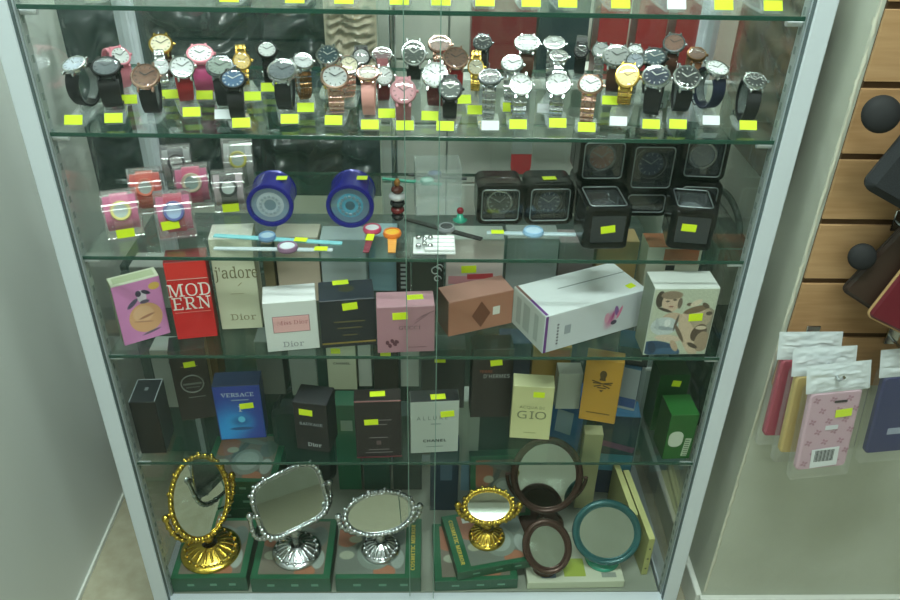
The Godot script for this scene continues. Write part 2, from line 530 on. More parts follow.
func watch(label: String, group: String, at: Vector3, turn: float, E: float, dia: float, cs: String, dial: String, kind: String, col: String, lift: float) -> Node3D:
	var o := thing("wristwatch", label, "watch", at, turn, group)
	var e := deg_to_rad(E)
	var R := dia * 0.5
	var r := LOOP_R
	var centre := Vector3(0, lift, 0)
	var n := Vector3(0, sin(e), cos(e))
	# frame of the dial: y is its normal, -z its twelve o'clock
	var fr := Transform3D(Basis(Vector3.RIGHT, n, Vector3.RIGHT.cross(n)), loop_point(e, lift, r) + n * 0.004)
	var st := new_st()
	lathe(st, [V(0, -0.003), V(R * 0.9, -0.003), V(R, -0.001), V(R, 0.002), V(R * 0.95, 0.0036), V(R * 0.84, 0.0038), V(R * 0.81, 0.0026), V(0, 0.0026)], 28, fr)
	for sx in [-1, 1]:
		for sz in [-1, 1]:
			cbox(st, Vector3(sx * R * 0.48, -0.0012, sz * R * 1.0), Vector3(0.0035, 0.004, R * 0.36), 0.0008, fr)
	part(o, "case", st, case_mat(cs))
	st = new_st()
	lathe(st, [V(0, 0.0024), V(R * 0.81, 0.0024), V(R * 0.81, 0.003), V(0, 0.003)], 28, fr)
	var dcol := hexc(DIALS[dial])
	var d := part(o, "dial", st, mt("dial_" + dial, dcol, 0.3, 0.35 if dial in ["gold", "silver"] else 0.0))
	var ink := "22242a" if dcol.get_luminance() > 0.35 else "dcdcd4"
	st = new_st()
	for k in 12:
		cbox(st, Vector3(0, 0.0032, R * 0.67), Vector3(R * 0.05, 0.0004, R * 0.16), 0.0, fr * Transform3D(Basis(Vector3.UP, TAU * k / 12), Vector3.ZERO))
	part(d, "hour_markers", st, mt("marker_" + ink, hexc(ink), 0.4))
	st = new_st()
	cbox(st, Vector3(0, 0.0036, -R * 0.24), Vector3(R * 0.07, 0.0003, R * 0.48), 0.0, fr * Transform3D(Basis(Vector3.UP, 0.9), Vector3.ZERO))
	cbox(st, Vector3(0, 0.0039, -R * 0.33), Vector3(R * 0.05, 0.0003, R * 0.66), 0.0, fr * Transform3D(Basis(Vector3.UP, -1.0), Vector3.ZERO))
	part(d, "hands", st, mt("marker_" + ink, hexc(ink), 0.4))
	st = new_st()
	lathe(st, [V(R * 0.83, 0.0038), V(R * 0.6, 0.0047), V(R * 0.3, 0.0051), V(0, 0.0052)], 24, fr, false)
	part(o, "crystal", st, pane_mat("watch_crystal", Color(0.95, 1, 0.98), 0.015, 0.04))
	st = new_st()
	lathe(st, [V(0, 0), V(0.0022, 0), V(0.0022, 0.003), V(0, 0.003)], 10, fr * Transform3D(Basis(Vector3.BACK, -PI / 2), Vector3(R * 0.98, 0.0005, 0)))
	part(o, "crown", st, case_mat(cs))
	var gap := asin(minf(0.92, R * 0.8 / (r + 0.003)))
	var a0 := e + gap
	var a1 := e + TAU - gap
	st = new_st()
	var w0 := clampf(dia * 0.6, 0.013, 0.023)
	if kind == "R":
		w0 *= 1.25
	if kind == "M":
		var links := 20
		for k in links:
			var a := lerpf(a0, a1, (k + 0.5) / links)
			var w := w0 * lerpf(1.0, 0.8, 1.0 - absf((k + 0.5) / links - 0.5) * 2.0)
			var bx := Transform3D(Basis(Vector3.RIGHT, Vector3(0, sin(a), cos(a)), Vector3.RIGHT.cross(Vector3(0, sin(a), cos(a)))), loop_point(a, lift, r + 0.001))
			var lz := (a1 - a0) * r / links * 0.9
			cbox(st, Vector3.ZERO, Vector3(w * 0.42, 0.0032, lz), 0.0008, bx)
			for s in [-1, 1]:
				cbox(st, Vector3(s * w * 0.36, 0, 0), Vector3(w * 0.27, 0.0026, lz), 0.0007, bx)
		part(o, "bracelet", st, strap_mat(kind, col))
	else:
		var path := []
		var ws := []
		for k in 25:
			var t := k / 24.0
			path.append(loop_point(lerpf(a0, a1, t), lift, r))
			ws.append(w0 * lerpf(1.0, 0.82, 1.0 - absf(t - 0.5) * 2.0))
		band(st, path, centre, ws, 0.0024)
		part(o, "strap", st, strap_mat(kind, col))
		st = new_st()
		var ba := lerpf(a0, a1, 0.46)
		var bx := Transform3D(Basis(Vector3.RIGHT, Vector3(0, sin(ba), cos(ba)), Vector3.RIGHT.cross(Vector3(0, sin(ba), cos(ba)))), loop_point(ba, lift, r + 0.0036))
		for s in [-1, 1]:
			cbox(st, Vector3(s * w0 * 0.52, 0, 0), Vector3(0.0015, 0.002, 0.009), 0.0003, bx)
			cbox(st, Vector3(0, 0, s * 0.0045), Vector3(w0 * 1.05, 0.002, 0.0015), 0.0003, bx)
		part(o, "buckle", st, case_mat("silver"))
	return o

# a clear plastic stand: foot plate, sprung ring that fills the strap, and the slanted price tag on its front lip
func stand(label: String, group: String, at: Vector3, turn: float, lift: float, tag: String, tag_at: Vector2, ring := true) -> Node3D:
	var o := thing("watch_stand", label, "display stand", at, 0.0, group)
	var clear := pane_mat("clear_plastic", Color(0.86, 0.92, 0.92), 0.14, 0.08)
	var foot := 0.004
	var dirv := Vector3(tag_at.x, 0, tag_at.y)
	var ang := atan2(dirv.x, dirv.z)
	var reach := dirv.length()
	var st := new_st()
	var fx := Transform3D(Basis(Vector3.UP, ang), Vector3.ZERO)
	plate(st, PackedVector2Array([Vector2(-0.0155, -0.020), Vector2(0.0155, -0.020), Vector2(0.0155, reach * 0.55), Vector2(0.0125, reach), Vector2(-0.0125, reach), Vector2(-0.0155, reach * 0.55)]), foot, fx * Transform3D(Basis(Vector3.RIGHT, Vector3(0, 0, 1), Vector3.UP), Vector3(0, foot, 0)))
	part(o, "foot_plate", st, clear)
	if ring:
		var tx := Transform3D(Basis(Vector3.UP, deg_to_rad(turn)), Vector3.ZERO)
		st = new_st()
		var path := []
		var ws := []
		for k in 21:
			path.append(loop_point(-PI * 0.5 + 0.35 + (TAU - 0.7) * k / 20.0, lift, LOOP_R - 0.0048))
			ws.append(0.013)
		band(st, path, Vector3(0, lift, 0), ws, 0.0018, tx)
		part(o, "ring", st, clear)
		if lift - LOOP_R * 1.08 > foot + 0.009:
			st = new_st()
			cbox(st, Vector3(0, (foot + lift - LOOP_R * 1.08 - 0.003) * 0.5, 0), Vector3(0.024, lift - LOOP_R * 1.08 - 0.003 - foot, 0.024), 0.001, tx)
			part(o, "riser", st, clear)
	if tag != "":
		var c := hexc("cfe81e") if tag == "y" else hexc("d8dde2")
		var tg := patch(o, "price_tag", 0.024, 0.0135, c, Transform3D(Basis(Vector3.UP, ang * 0.3) * Basis(Vector3.RIGHT, deg_to_rad(-38)), Vector3(tag_at.x, 0.0105, tag_at.y + 0.003)), 0.0006, 0.6)
		tg.set_meta("label", "yellow price tag" if tag == "y" else "white price tag")
	return o

# black gift box with a clear front window and a watch inside on a cushion
func watch_box(label: String, at: Vector3, turn: float, size: Vector3, dial: String, tags: Array, lean := 0.0) -> Node3D:
	var o := thing("watch_box", label, "box", at, turn, "black windowed watch boxes")
	o.rotation_degrees.x = lean
	var shell := mt("black_lacquer", hexc("0c0d0f"), 0.16)
	var w := size.x
	var h := size.y
	var d := size.z
	var st := new_st()
	slab(st, w, h, d * 0.5, 0.012, 0.003, Transform3D(Basis.IDENTITY, Vector3(0, h / 2, -d * 0.25)))
	# four walls round the open front
	for s in [-1, 1]:
		cbox(st, Vector3(s * (w / 2 - 0.004), h / 2, d * 0.22), Vector3(0.008, h * 0.9, d * 0.5), 0.003)
		cbox(st, Vector3(0, h / 2 + s * (h / 2 - 0.004), d * 0.22), Vector3(w * 0.9, 0.008, d * 0.5), 0.003)
	part(o, "shell", st, shell)
	st = new_st()
	var b := 0.008
	var ring_o := round_rect(w, h, 0.012)
	var ring_i := round_rect(w - 2 * b, h - 2 * b, 0.006)
	var k := ring_o.size()
	for i in k:
		var j := (i + 1) % k
		for zz in [[d / 2, d / 2 - 0.0015, 1], ]:
			var ao := Vector3(ring_o[i].x, h / 2 + ring_o[i].y, zz[1])
			var bo := Vector3(ring_o[j].x, h / 2 + ring_o[j].y, zz[1])
			var ai := Vector3(ring_i[i].x, h / 2 + ring_i[i].y, zz[0])
			var bi := Vector3(ring_i[j].x, h / 2 + ring_i[j].y, zz[0])
			quad(st, ao, bo, bi, ai, Vector3.BACK)
			quad(st, ai, bi, bi - Vector3(0, 0, 0.006), ai - Vector3(0, 0, 0.006), Vector3(-ring_i[i].x, -ring_i[i].y, 0))
			quad(st, ao, bo, bo - Vector3(0, 0, 0.008), ao - Vector3(0, 0, 0.008), Vector3(ring_o[i].x, ring_o[i].y, 0))
	part(o, "front_frame", st, shell)
	st = new_st()
	cbox(st, Vector3(0, h / 2, d / 2 - 0.004), Vector3(w - 2 * b, h - 2 * b, 0.0015), 0.0)
	part(o, "window", st, pane_mat("box_window", Color(0.8, 0.86, 0.88), 0.02, 0.05))
	st = new_st()
	slab(st, w - 0.018, h - 0.018, d * 0.25, 0.012, 0.005, Transform3D(Basis.IDENTITY, Vector3(0, h / 2, 0.004)))
	part(o, "cushion", st, mt("dark_velvet", hexc("121418"), 0.9))
	if dial != "":
		var R := minf(w, h) * 0.33
		var fr := Transform3D(Basis(Vector3.RIGHT, PI / 2), Vector3(0, h / 2, d * 0.125 + 0.004))
		st = new_st()
		lathe(st, [V(0, 0), V(R, 0), V(R * 1.02, 0.006), V(R * 0.92, 0.009), V(R * 0.8, 0.0085), V(R * 0.78, 0.006), V(0, 0.006)], 26, fr)
		for s in [-1, 1]:
			cbox(st, Vector3(0, 0.003, s * R * 1.12), Vector3(R * 0.95, 0.005, R * 0.5), 0.001, fr)
		var wp := part(o, "boxed_watch", st, mt("metal_steel", hexc("8d9296"), 0.25, 1.0) if dial != "navy" else mt("metal_black", hexc("17181a"), 0.4, 0.3))
		st = new_st()
		lathe(st, [V(0, 0.006), V(R * 0.78, 0.006), V(R * 0.78, 0.007), V(0, 0.007)], 24, fr)
		part(wp, "dial", st, mt("dial_" + dial, hexc(DIALS[dial]), 0.3))
		st = new_st()
		for q in 12:
			cbox(st, Vector3(0, 0.0072, R * 0.64), Vector3(R * 0.06, 0.0004, R * 0.16), 0.0, fr * Transform3D(Basis(Vector3.UP, TAU * q / 12), Vector3.ZERO))
		cbox(st, Vector3(0, 0.0078, -R * 0.25), Vector3(R * 0.07, 0.0003, R * 0.5), 0.0, fr * Transform3D(Basis(Vector3.UP, 1.0), Vector3.ZERO))
		cbox(st, Vector3(0, 0.0080, -R * 0.32), Vector3(R * 0.05, 0.0003, R * 0.64), 0.0, fr * Transform3D(Basis(Vector3.UP, -0.8), Vector3.ZERO))
		part(wp, "hands", st, mt("marker_dim", hexc("6f7678"), 0.4))
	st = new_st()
	var trim := []  # outline that carries the painted edge highlight
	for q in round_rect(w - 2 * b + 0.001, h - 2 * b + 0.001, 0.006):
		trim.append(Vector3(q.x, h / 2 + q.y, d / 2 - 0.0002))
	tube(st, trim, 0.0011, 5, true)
	part(o, "painted_edge_highlight", st, mt("edge_highlight_grey", hexc("9aa2a5"), 0.3, 0.8))  # highlight along the window edge, put in as a pale ring
	if lean < -45.0:
		patch(o, "front_panel", w * 0.72, d * 0.62, hexc("34383b"), on_face(size, "b", 0, 0), 0.0004, 0.3)
	for t in tags:
		sticker(o, on_face(size, t[0], t[1], t[2], t[3]) * Transform3D(Basis.IDENTITY, Vector3(0, 0, 0.0005)), false, 0.022, 0.012)
	return o

# clear round-shouldered blister with a child's watch: clear hood, coloured card inside, watch head and strap
func blister(label: String, at: Vector3, turn: float, size: Vector3, card: Color, strap: Color, rim: Color, dialc: Color, tag: Array) -> Node3D:
	var o := thing("boxed_child_watch", label, "watch", at, turn, "children's watches in clear boxes")
	var w := size.x
	var h := size.y
	var d := size.z
	var st := new_st()
	# hood: a D-shaped arch swept across the width
	var path := []
	var ws := []
	for k in 15:
		var t := k / 14.0
		var a := PI * t
		path.append(Vector3(0, h * 0.55 + sin(a) * h * 0.43, cos(a) * d * 0.5) if t > 0.0 and t < 1.0 else Vector3(0, 0.004, (0.5 if t == 0.0 else -0.5) * d))
		ws.append(w)
	band(st, path, Vector3(0, h * 0.5, 0), ws, 0.001)
	var side := PackedVector2Array()
	for p in path:
		side.append(Vector2(p.z, p.y))
	for s in [-1, 1]:
		plate(st, side, 0.001, Transform3D(Basis(Vector3(0, 0, 1), Vector3.UP, Vector3(-1, 0, 0)), Vector3(s * w / 2, 0, 0)))
	part(o, "clear_hood", st, pane_mat("blister_plastic", Color(0.92, 0.86, 0.89), 0.05, 0.06))
	st = new_st()
	cbox(st, Vector3(0, 0.002, 0), Vector3(w * 1.04, 0.004, d * 1.06), 0.001)
	part(o, "tray", st, pane_mat("blister_plastic", Color(0.92, 0.86, 0.89), 0.05, 0.06))
	st = new_st()
	# inner roll the strap is wrapped round
	var roll := []
	var rw := []
	for k in 17:
		var a := PI * (-0.4 + 1.5 * k / 16.0)
		roll.append(Vector3(0, h * 0.46 + sin(a) * h * 0.38, cos(a) * d * 0.36))
		rw.append(w * 0.9)
	band(st, roll, Vector3(0, h * 0.45, 0), rw, 0.001)
	part(o, "card_roll", st, mt("card_" + card.to_html(), card, 0.5))
	st = new_st()
	var sp := []
	var sw := []
	for k in 15:
		var a := PI * (-0.35 + 1.2 * k / 14.0)
		sp.append(Vector3(0, h * 0.46 + sin(a) * (h * 0.38 + 0.0015), cos(a) * (d * 0.36 + 0.0015)))
		sw.append(w * 0.5)
	band(st, sp, Vector3(0, h * 0.45, 0), sw, 0.003)
	part(o, "strap", st, mt("child_strap_" + strap.to_html(), strap, 0.4))
	var e := deg_to_rad(24)
	var n := Vector3(0, sin(e), cos(e))
	var fr := Transform3D(Basis(Vector3.RIGHT, n, Vector3.RIGHT.cross(n)), Vector3(0, h * 0.46 + sin(e) * (h * 0.38 + 0.003), cos(e) * (d * 0.36 + 0.003)))
	var R := w * 0.28
	st = new_st()
	lathe(st, [V(0, 0), V(R, 0), V(R * 1.05, 0.003), V(R * 0.95, 0.006), V(R * 0.74, 0.006), V(R * 0.72, 0.004), V(0, 0.004)], 22, fr)
	part(o, "case", st, mt("child_rim_" + rim.to_html(), rim, 0.3))
	st = new_st()
	lathe(st, [V(0, 0.004), V(R * 0.72, 0.004), V(R * 0.72, 0.0048), V(0, 0.0048)], 20, fr)
	part(o, "dial", st, mt("child_dial_" + dialc.to_html(), dialc, 0.12))
	if not tag.is_empty():
		sticker(o, Transform3D(Basis(Vector3.RIGHT, -0.05) * Basis(Vector3.BACK, deg_to_rad(tag[2])), Vector3(tag[0], tag[1], d / 2 + 0.0025)))
	return o

# round tin lying on its side with a clear lid over a printed disc
func round_tin(label: String, at: Vector3, turn: float, R: float, depth: float, disc: Array, lean: float) -> Node3D:
	var o := thing("round_tin", label, "tin", at, turn, "blue round watch tins")
	var fr := Transform3D(Basis(Vector3.RIGHT, PI / 2 - deg_to_rad(lean)), Vector3(0, R, 0))
	var blue := mt("tin_blue", hexc("20208a"), 0.25, 0.2)
	var st := new_st()
	lathe(st, [V(0, -depth / 2), V(R * 0.93, -depth / 2), V(R * 0.97, -depth / 2 + 0.003), V(R * 0.93, -depth / 2 + 0.007), V(R * 0.93, depth / 2 - 0.014), V(R, depth / 2 - 0.012), V(R, depth / 2 - 0.002), V(R * 0.97, depth / 2), V(R * 0.84, depth / 2), V(R * 0.82, depth / 2 - 0.006), V(0, depth / 2 - 0.006)], 40, fr)
	part(o, "tin_body", st, blue)
	st = new_st()
	lathe(st, [V(R * 0.83, depth / 2 - 0.002), V(0, depth / 2 - 0.001)], 32, fr)
	part(o, "clear_lid", st, pane_mat("box_window", Color(0.8, 0.86, 0.88), 0.02, 0.05))
	var k := 0
	for q in disc:
		st = new_st()
		lathe(st, [V(q[0] * R, depth / 2 - 0.006), V(q[1] * R, depth / 2 - 0.006), V(q[1] * R, depth / 2 - 0.0055 + k * 0.0003), V(q[0] * R, depth / 2 - 0.0055 + k * 0.0003)], 32, fr)
		part(o, "printed_ring", st, mt("tin_print_" + q[2], hexc(q[2]), 0.35))
		k += 1
	# coiled watch band: small lugs round the disc
	st = new_st()
	for i in 14:
		cbox(st, Vector3(0, depth / 2 - 0.0042, R * 0.4), Vector3(R * 0.13, 0.0025, R * 0.12), 0.0006, fr * Transform3D(Basis(Vector3.UP, TAU * i / 14), Vector3.ZERO))
	part(o, "coiled_band", st, mt("coil_" + disc[0][2], hexc(disc[-1][2]).lightened(0.3), 0.3))
	sticker(o, Transform3D(Basis(Vector3.RIGHT, -PI / 2), Vector3(R * 0.35, R * 1.88, -0.004)))
	return o

# ---------------------------------------------------------------- mirrors
func vanity_mirror(called: String, label: String, at: Vector3, turn: float, rx: float, ry: float, power: float, hc: float, base_r: float, face_up: float, roll: float, metal: Material, ornate: bool, base_m: Material = null, yoke := true) -> Node3D:
	var o := thing(called, label, "mirror", at, turn, "vanity mirrors on the cabinet deck")
	if base_m == null:
		base_m = metal
	var st := new_st()
	lathe(st, [V(0, 0), V(base_r, 0), V(base_r * 1.02, 0.003), V(base_r * 0.96, 0.007), V(base_r * 0.8, 0.010)], 40, Transform3D.IDENTITY, false)
	if ornate:
		lathe(st, [V(base_r * 0.8, 0.010), V(base_r * 0.5, 0.020), V(base_r * 0.26, 0.025)], 72, Transform3D.IDENTITY, false, 18, 0.05)
		for k in 18:
			var a := TAU * k / 18
			bead(st, Vector3(cos(a) * base_r * 0.84, 0.0105, sin(a) * base_r * 0.84), 0.0045, 6, 0.8)
			tube(st, [Vector3(cos(a) * base_r * 0.74, 0.0125, sin(a) * base_r * 0.74), Vector3(cos(a) * base_r * 0.5, 0.0195, sin(a) * base_r * 0.5), Vector3(cos(a) * base_r * 0.3, 0.0225, sin(a) * base_r * 0.3)], [0.0035, 0.003, 0.0015], 5)
	else:
		lathe(st, [V(base_r * 0.8, 0.010), V(base_r * 0.4, 0.014), V(base_r * 0.2, 0.016), V(0, 0.016)], 40, Transform3D.IDENTITY, false)
	part(o, "base", st, base_m)
	var gapr := 0.010
	st = new_st()
	var foot := hc - ry - gapr
	lathe(st, [V(0, 0.012), V(0.014, 0.014), V(0.008, 0.022), V(0.007, maxf(0.026, foot * 0.55)), V(0.011, maxf(0.03, foot * 0.7)), V(0.007, foot), V(0, foot + 0.002)], 14, Transform3D.IDENTITY, false)
	part(o, "stem", st, base_m)
	if yoke:
		st = new_st()
		var yp := []
		var yr := []
		for k in 33:
			var a := PI + PI * k / 32.0
			var q := oval(1, 1, 1)
			var c := cos(a)
			var s := sin(a)
			q[0] = Vector2(signf(c) * pow(absf(c), 2.0 / power) * (rx + gapr), signf(s) * pow(absf(s), 2.0 / power) * (ry + gapr))
			yp.append(Vector3(q[0].x, hc + q[0].y, 0))
			yr.append(0.0042)
		tube(st, yp, yr, 7)
		if ornate:
			for k in range(0, 33, 1):
				bead(st, yp[k] + Vector3(0, 0, 0.001), 0.0066 if k % 2 == 0 else 0.0048, 6)
			for s in [-1, 1]:
				bead(st, Vector3(s * (rx + gapr), hc + 0.004, 0), 0.008, 8)
		for s in [-1, 1]:
			tube(st, [Vector3(s * (rx - 0.001), hc, 0), Vector3(s * (rx + gapr), hc, 0)], 0.0022, 6)
		part(o, "yoke", st, metal)
	var tx := Transform3D(Basis(Vector3.BACK, deg_to_rad(roll)) * Basis(Vector3.RIGHT, -deg_to_rad(face_up)), Vector3(0, hc, 0))
	st = new_st()
	var fp := []
	for p in oval(rx - 0.003, ry - 0.003, 56, power):
		fp.append(Vector3(p.x, p.y, 0))
	tube(st, fp, 0.0045 if ornate else 0.0065, 8, true, tx)
	if ornate:
		for k in 56:
			bead(st, tx * (fp[k] + Vector3(0, 0, 0.002)), 0.0062 if k % 2 == 0 else 0.0042, 6)
			if k % 4 == 0:
				var out: Vector3 = fp[k].normalized() * 0.005
				bead(st, tx * (fp[k] + out), 0.004, 6)
		tube(st, ring3(rx - 0.0085, ry - 0.0085, 48, power), 0.0018, 6, true, tx)
	else:
		tube(st, ring3(rx - 0.010, ry - 0.010, 48, power), 0.0025, 6, true, tx)
	part(o, "frame", st, metal)
	st = new_st()
	plate(st, oval(rx - 0.006, ry - 0.006, 56, power), 0.002, tx * Transform3D(Basis.IDENTITY, Vector3(0, 0, 0.001)))
	part(o, "looking_glass", st, mt("mirror_silver", hexc("d3dcd6"), 0.02, 1.0))
	st = new_st()
	plate(st, oval(rx - 0.004, ry - 0.004, 40, power), 0.003, tx * Transform3D(Basis.IDENTITY, Vector3(0, 0, -0.0015)))
	part(o, "backing", st, metal)
	return o

func ring3(rx: float, ry: float, n: int, power: float) -> Array:
	var out := []
	for p in oval(rx, ry, n, power):
		out.append(Vector3(p.x, p.y, 0))
	return out

# a watch laid flat and stretched out: strap from a to b, head at the fraction t
func flat_watch(label: String, a: Vector3, b: Vector3, t: float, strap: Color, rim: Color, dialc: Color, R: float, w: float, tag := -1.0, squash := 1.0) -> Node3D:
	var d := b - a
	var o := thing("laid_out_watch", label, "watch", a, rad_to_deg(atan2(d.x, d.z)), "watches laid flat along the shelf front")
	var L := Vector2(d.x, d.z).length()
	var st := new_st()
	var n := 10
	for k in n:
		var z0 := L * k / n
		var z1 := L * (k + 1) / n
		var y := 0.0
		cbox(st, Vector3(0, 0.0015 + y, (z0 + z1) * 0.5), Vector3(w * (1.0 - 0.3 * absf((k + 0.5) / n - t)), 0.003, (z1 - z0) * 1.0), 0.0006)
	part(o, "strap", st, mt("laid_strap_" + strap.to_html(), strap, 0.4))
	var fr := Transform3D(Basis.IDENTITY, Vector3(0, 0.002, L * t))
	st = new_st()
	lathe(st, [V(0, 0), V(R, 0), V(R * 1.05, 0.003), V(R * 0.95, 0.007), V(R * 0.78, 0.007), V(R * 0.76, 0.005), V(0, 0.005)], 24, fr, true, 0, 0.0, 1.0, squash)
	part(o, "case", st, mt("laid_rim_" + rim.to_html(), rim, 0.3))
	st = new_st()
	lathe(st, [V(0, 0.005), V(R * 0.77, 0.005), V(R * 0.77, 0.0058), V(0, 0.0058)], 24, fr, true, 0, 0.0, 1.0, squash)
	part(o, "dial", st, mt("laid_dial_" + dialc.to_html(), dialc, 0.25))
	if tag >= 0.0:
		sticker(o, Transform3D(Basis(Vector3.UP, PI / 2) * Basis(Vector3.RIGHT, -PI / 2), Vector3(0, 0.0036, L * tag)), false, 0.02, 0.012)
	return o

func wavy_panel(st: SurfaceTool, w: float, h: float, folds: int, depth: float, seed_: int, thick := 0.01) -> void:
	var nz := FastNoiseLite.new()
	nz.seed = seed_
	nz.frequency = 1.6
	nz.fractal_octaves = 2
	var nx := 24
	var ny := 48
	var at := func(u: float, v: float, s: float) -> Vector3:
		var edge := clampf(minf(minf(u, 1 - u), minf(v, 1 - v)) * 6.0, 0.0, 1.0)
		edge = edge * edge * (3.0 - 2.0 * edge)
		var z := sin(v * folds * TAU + nz.get_noise_2d(u * 1.2, v * 1.2) * 5.0) * depth * 0.7 + nz.get_noise_2d(u * 1.5 + 5.0, v * 1.5) * depth * 1.4
		return Vector3((u - 0.5) * w, v * h, (z + thick) * edge if s > 0.0 else -thick * 0.3 * edge)
	for s in [1.0, -1.0]:
		var P := []
		var N := []
		for j in ny + 1:
			for i in nx + 1:
				var u := float(i) / nx
				var v := float(j) / ny
				P.append(at.call(u, v, s))
				var du: Vector3 = at.call(u + 0.01, v, s) - at.call(u - 0.01, v, s)
				var dv: Vector3 = at.call(u, v + 0.01, s) - at.call(u, v - 0.01, s)
				N.append(du.cross(dv).normalized() * s)
		for j in ny:
			for i in nx:
				var a := j * (nx + 1) + i
				tri(st, P[a], P[a + 1], P[a + nx + 2], N[a], N[a + 1], N[a + nx + 2])
				tri(st, P[a], P[a + nx + 2], P[a + nx + 1], N[a], N[a + nx + 2], N[a + nx + 1])

func hanging_bag(label: String, at: Vector3, w: float, h: float, col: Color, folds: int, seed_: int, turn := 0.0, deep := 0.02) -> Node3D:
	var o := thing("hanging_bag", label, "bag", at, turn, "bags hung behind the cabinet")
	var st := new_st()
	wavy_panel(st, w, h, folds, deep * 0.5, seed_, deep)
	part(o, "bag_body", st, mt("bag_" + col.to_html(), col, 0.2))
	st = new_st()
	var p := []
	for k in 13:
		var a := PI * k / 12.0
		p.append(Vector3(cos(a) * w * 0.25, h - 0.01 + sin(a) * minf(0.09, deep * 2.5 + 0.015), 0))
	tube(st, p, 0.006, 6)
	part(o, "strap", st, mt("bag_" + col.to_html(), col, 0.2))
	return o

func _ready() -> void:
	rng.seed = 7
	# ------------------------------------------------------------ camera, air, light, exposure
	var cam := Camera3D.new()
	cam.name = "camera"
	cam.position = Vector3(0.0173, 1.45, 1.0342)
	cam.rotation_degrees = Vector3(-32.864, -1.855, 1.357)
	cam.fov = 41.11
	cam.near = 0.02
	add_child(cam)
	cam.current = true
	var we := WorldEnvironment.new()
	we.name = "air"
	var env := Environment.new()
	env.background_mode = Environment.BG_COLOR
	env.background_color = Color(0.02, 0.02, 0.02)
	env.tonemap_mode = Environment.TONE_MAPPER_LINEAR
	env.tonemap_exposure = 0.9
	env.sdfgi_enabled = true
	env.ssao_enabled = true
	env.ssil_enabled = true
	we.environment = env
	add_child(we)
	# three rows of fluorescent ceiling fittings: two over the aisle in front of the cabinet, one behind it
	ceiling_light("ceiling fluorescent fitting over the aisle nearest the cabinet", Vector3(0.1, 2.72, 0.75), 5.0)
	ceiling_light("ceiling fluorescent fitting farther down the aisle", Vector3(0.3, 2.72, 2.6), 2.4)
	ceiling_light("ceiling fluorescent fitting above the stock behind the cabinet", Vector3(0.0, 2.72, -1.0), 4.4)

	build_room()
	build_cabinet()
	build_slat_wall()
	build_backdrop()
	build_watches()
	build_second_shelf()
	build_perfume_upper()
	build_perfume_lower()
	build_deck()

func ceiling_light(label: String, at: Vector3, energy: float) -> void:
	var o := thing("ceiling_light", label, "lamp", at, 0.0, "fluorescent ceiling fittings")
	var st := new_st()
	cbox(st, Vector3(0, 0.03, 0), Vector3(1.25, 0.05, 0.3), 0.004)
	part(o, "housing", st, mt("lamp_white", hexc("e8ebe8"), 0.4))
	var glow := mt("tube_glow", Color(0.94, 1.0, 0.96), 0.4)
	glow.emission_enabled = true
	glow.emission = Color(0.92, 1.0, 0.95)
	glow.emission_energy_multiplier = 6.0
	for s in [-0.08, 0.08]:
		st = new_st()
		tube(st, [Vector3(-0.58, -0.012, s), Vector3(0.58, -0.012, s)], 0.014, 10)
		part(o, "tube", st, glow)
	var l := AreaLight3D.new()
	l.name = "tube_light"
	l.area_size = Vector2(1.16, 0.22)
	l.light_energy = energy
	l.light_color = Color(0.93, 1.0, 0.97)
	l.area_normalize_energy = true
	l.shadow_enabled = true
	l.area_range = 12.0
	l.rotation_degrees = Vector3(-90, 0, 0)
	l.position = Vector3(0, -0.03, 0)
	o.add_child(l)

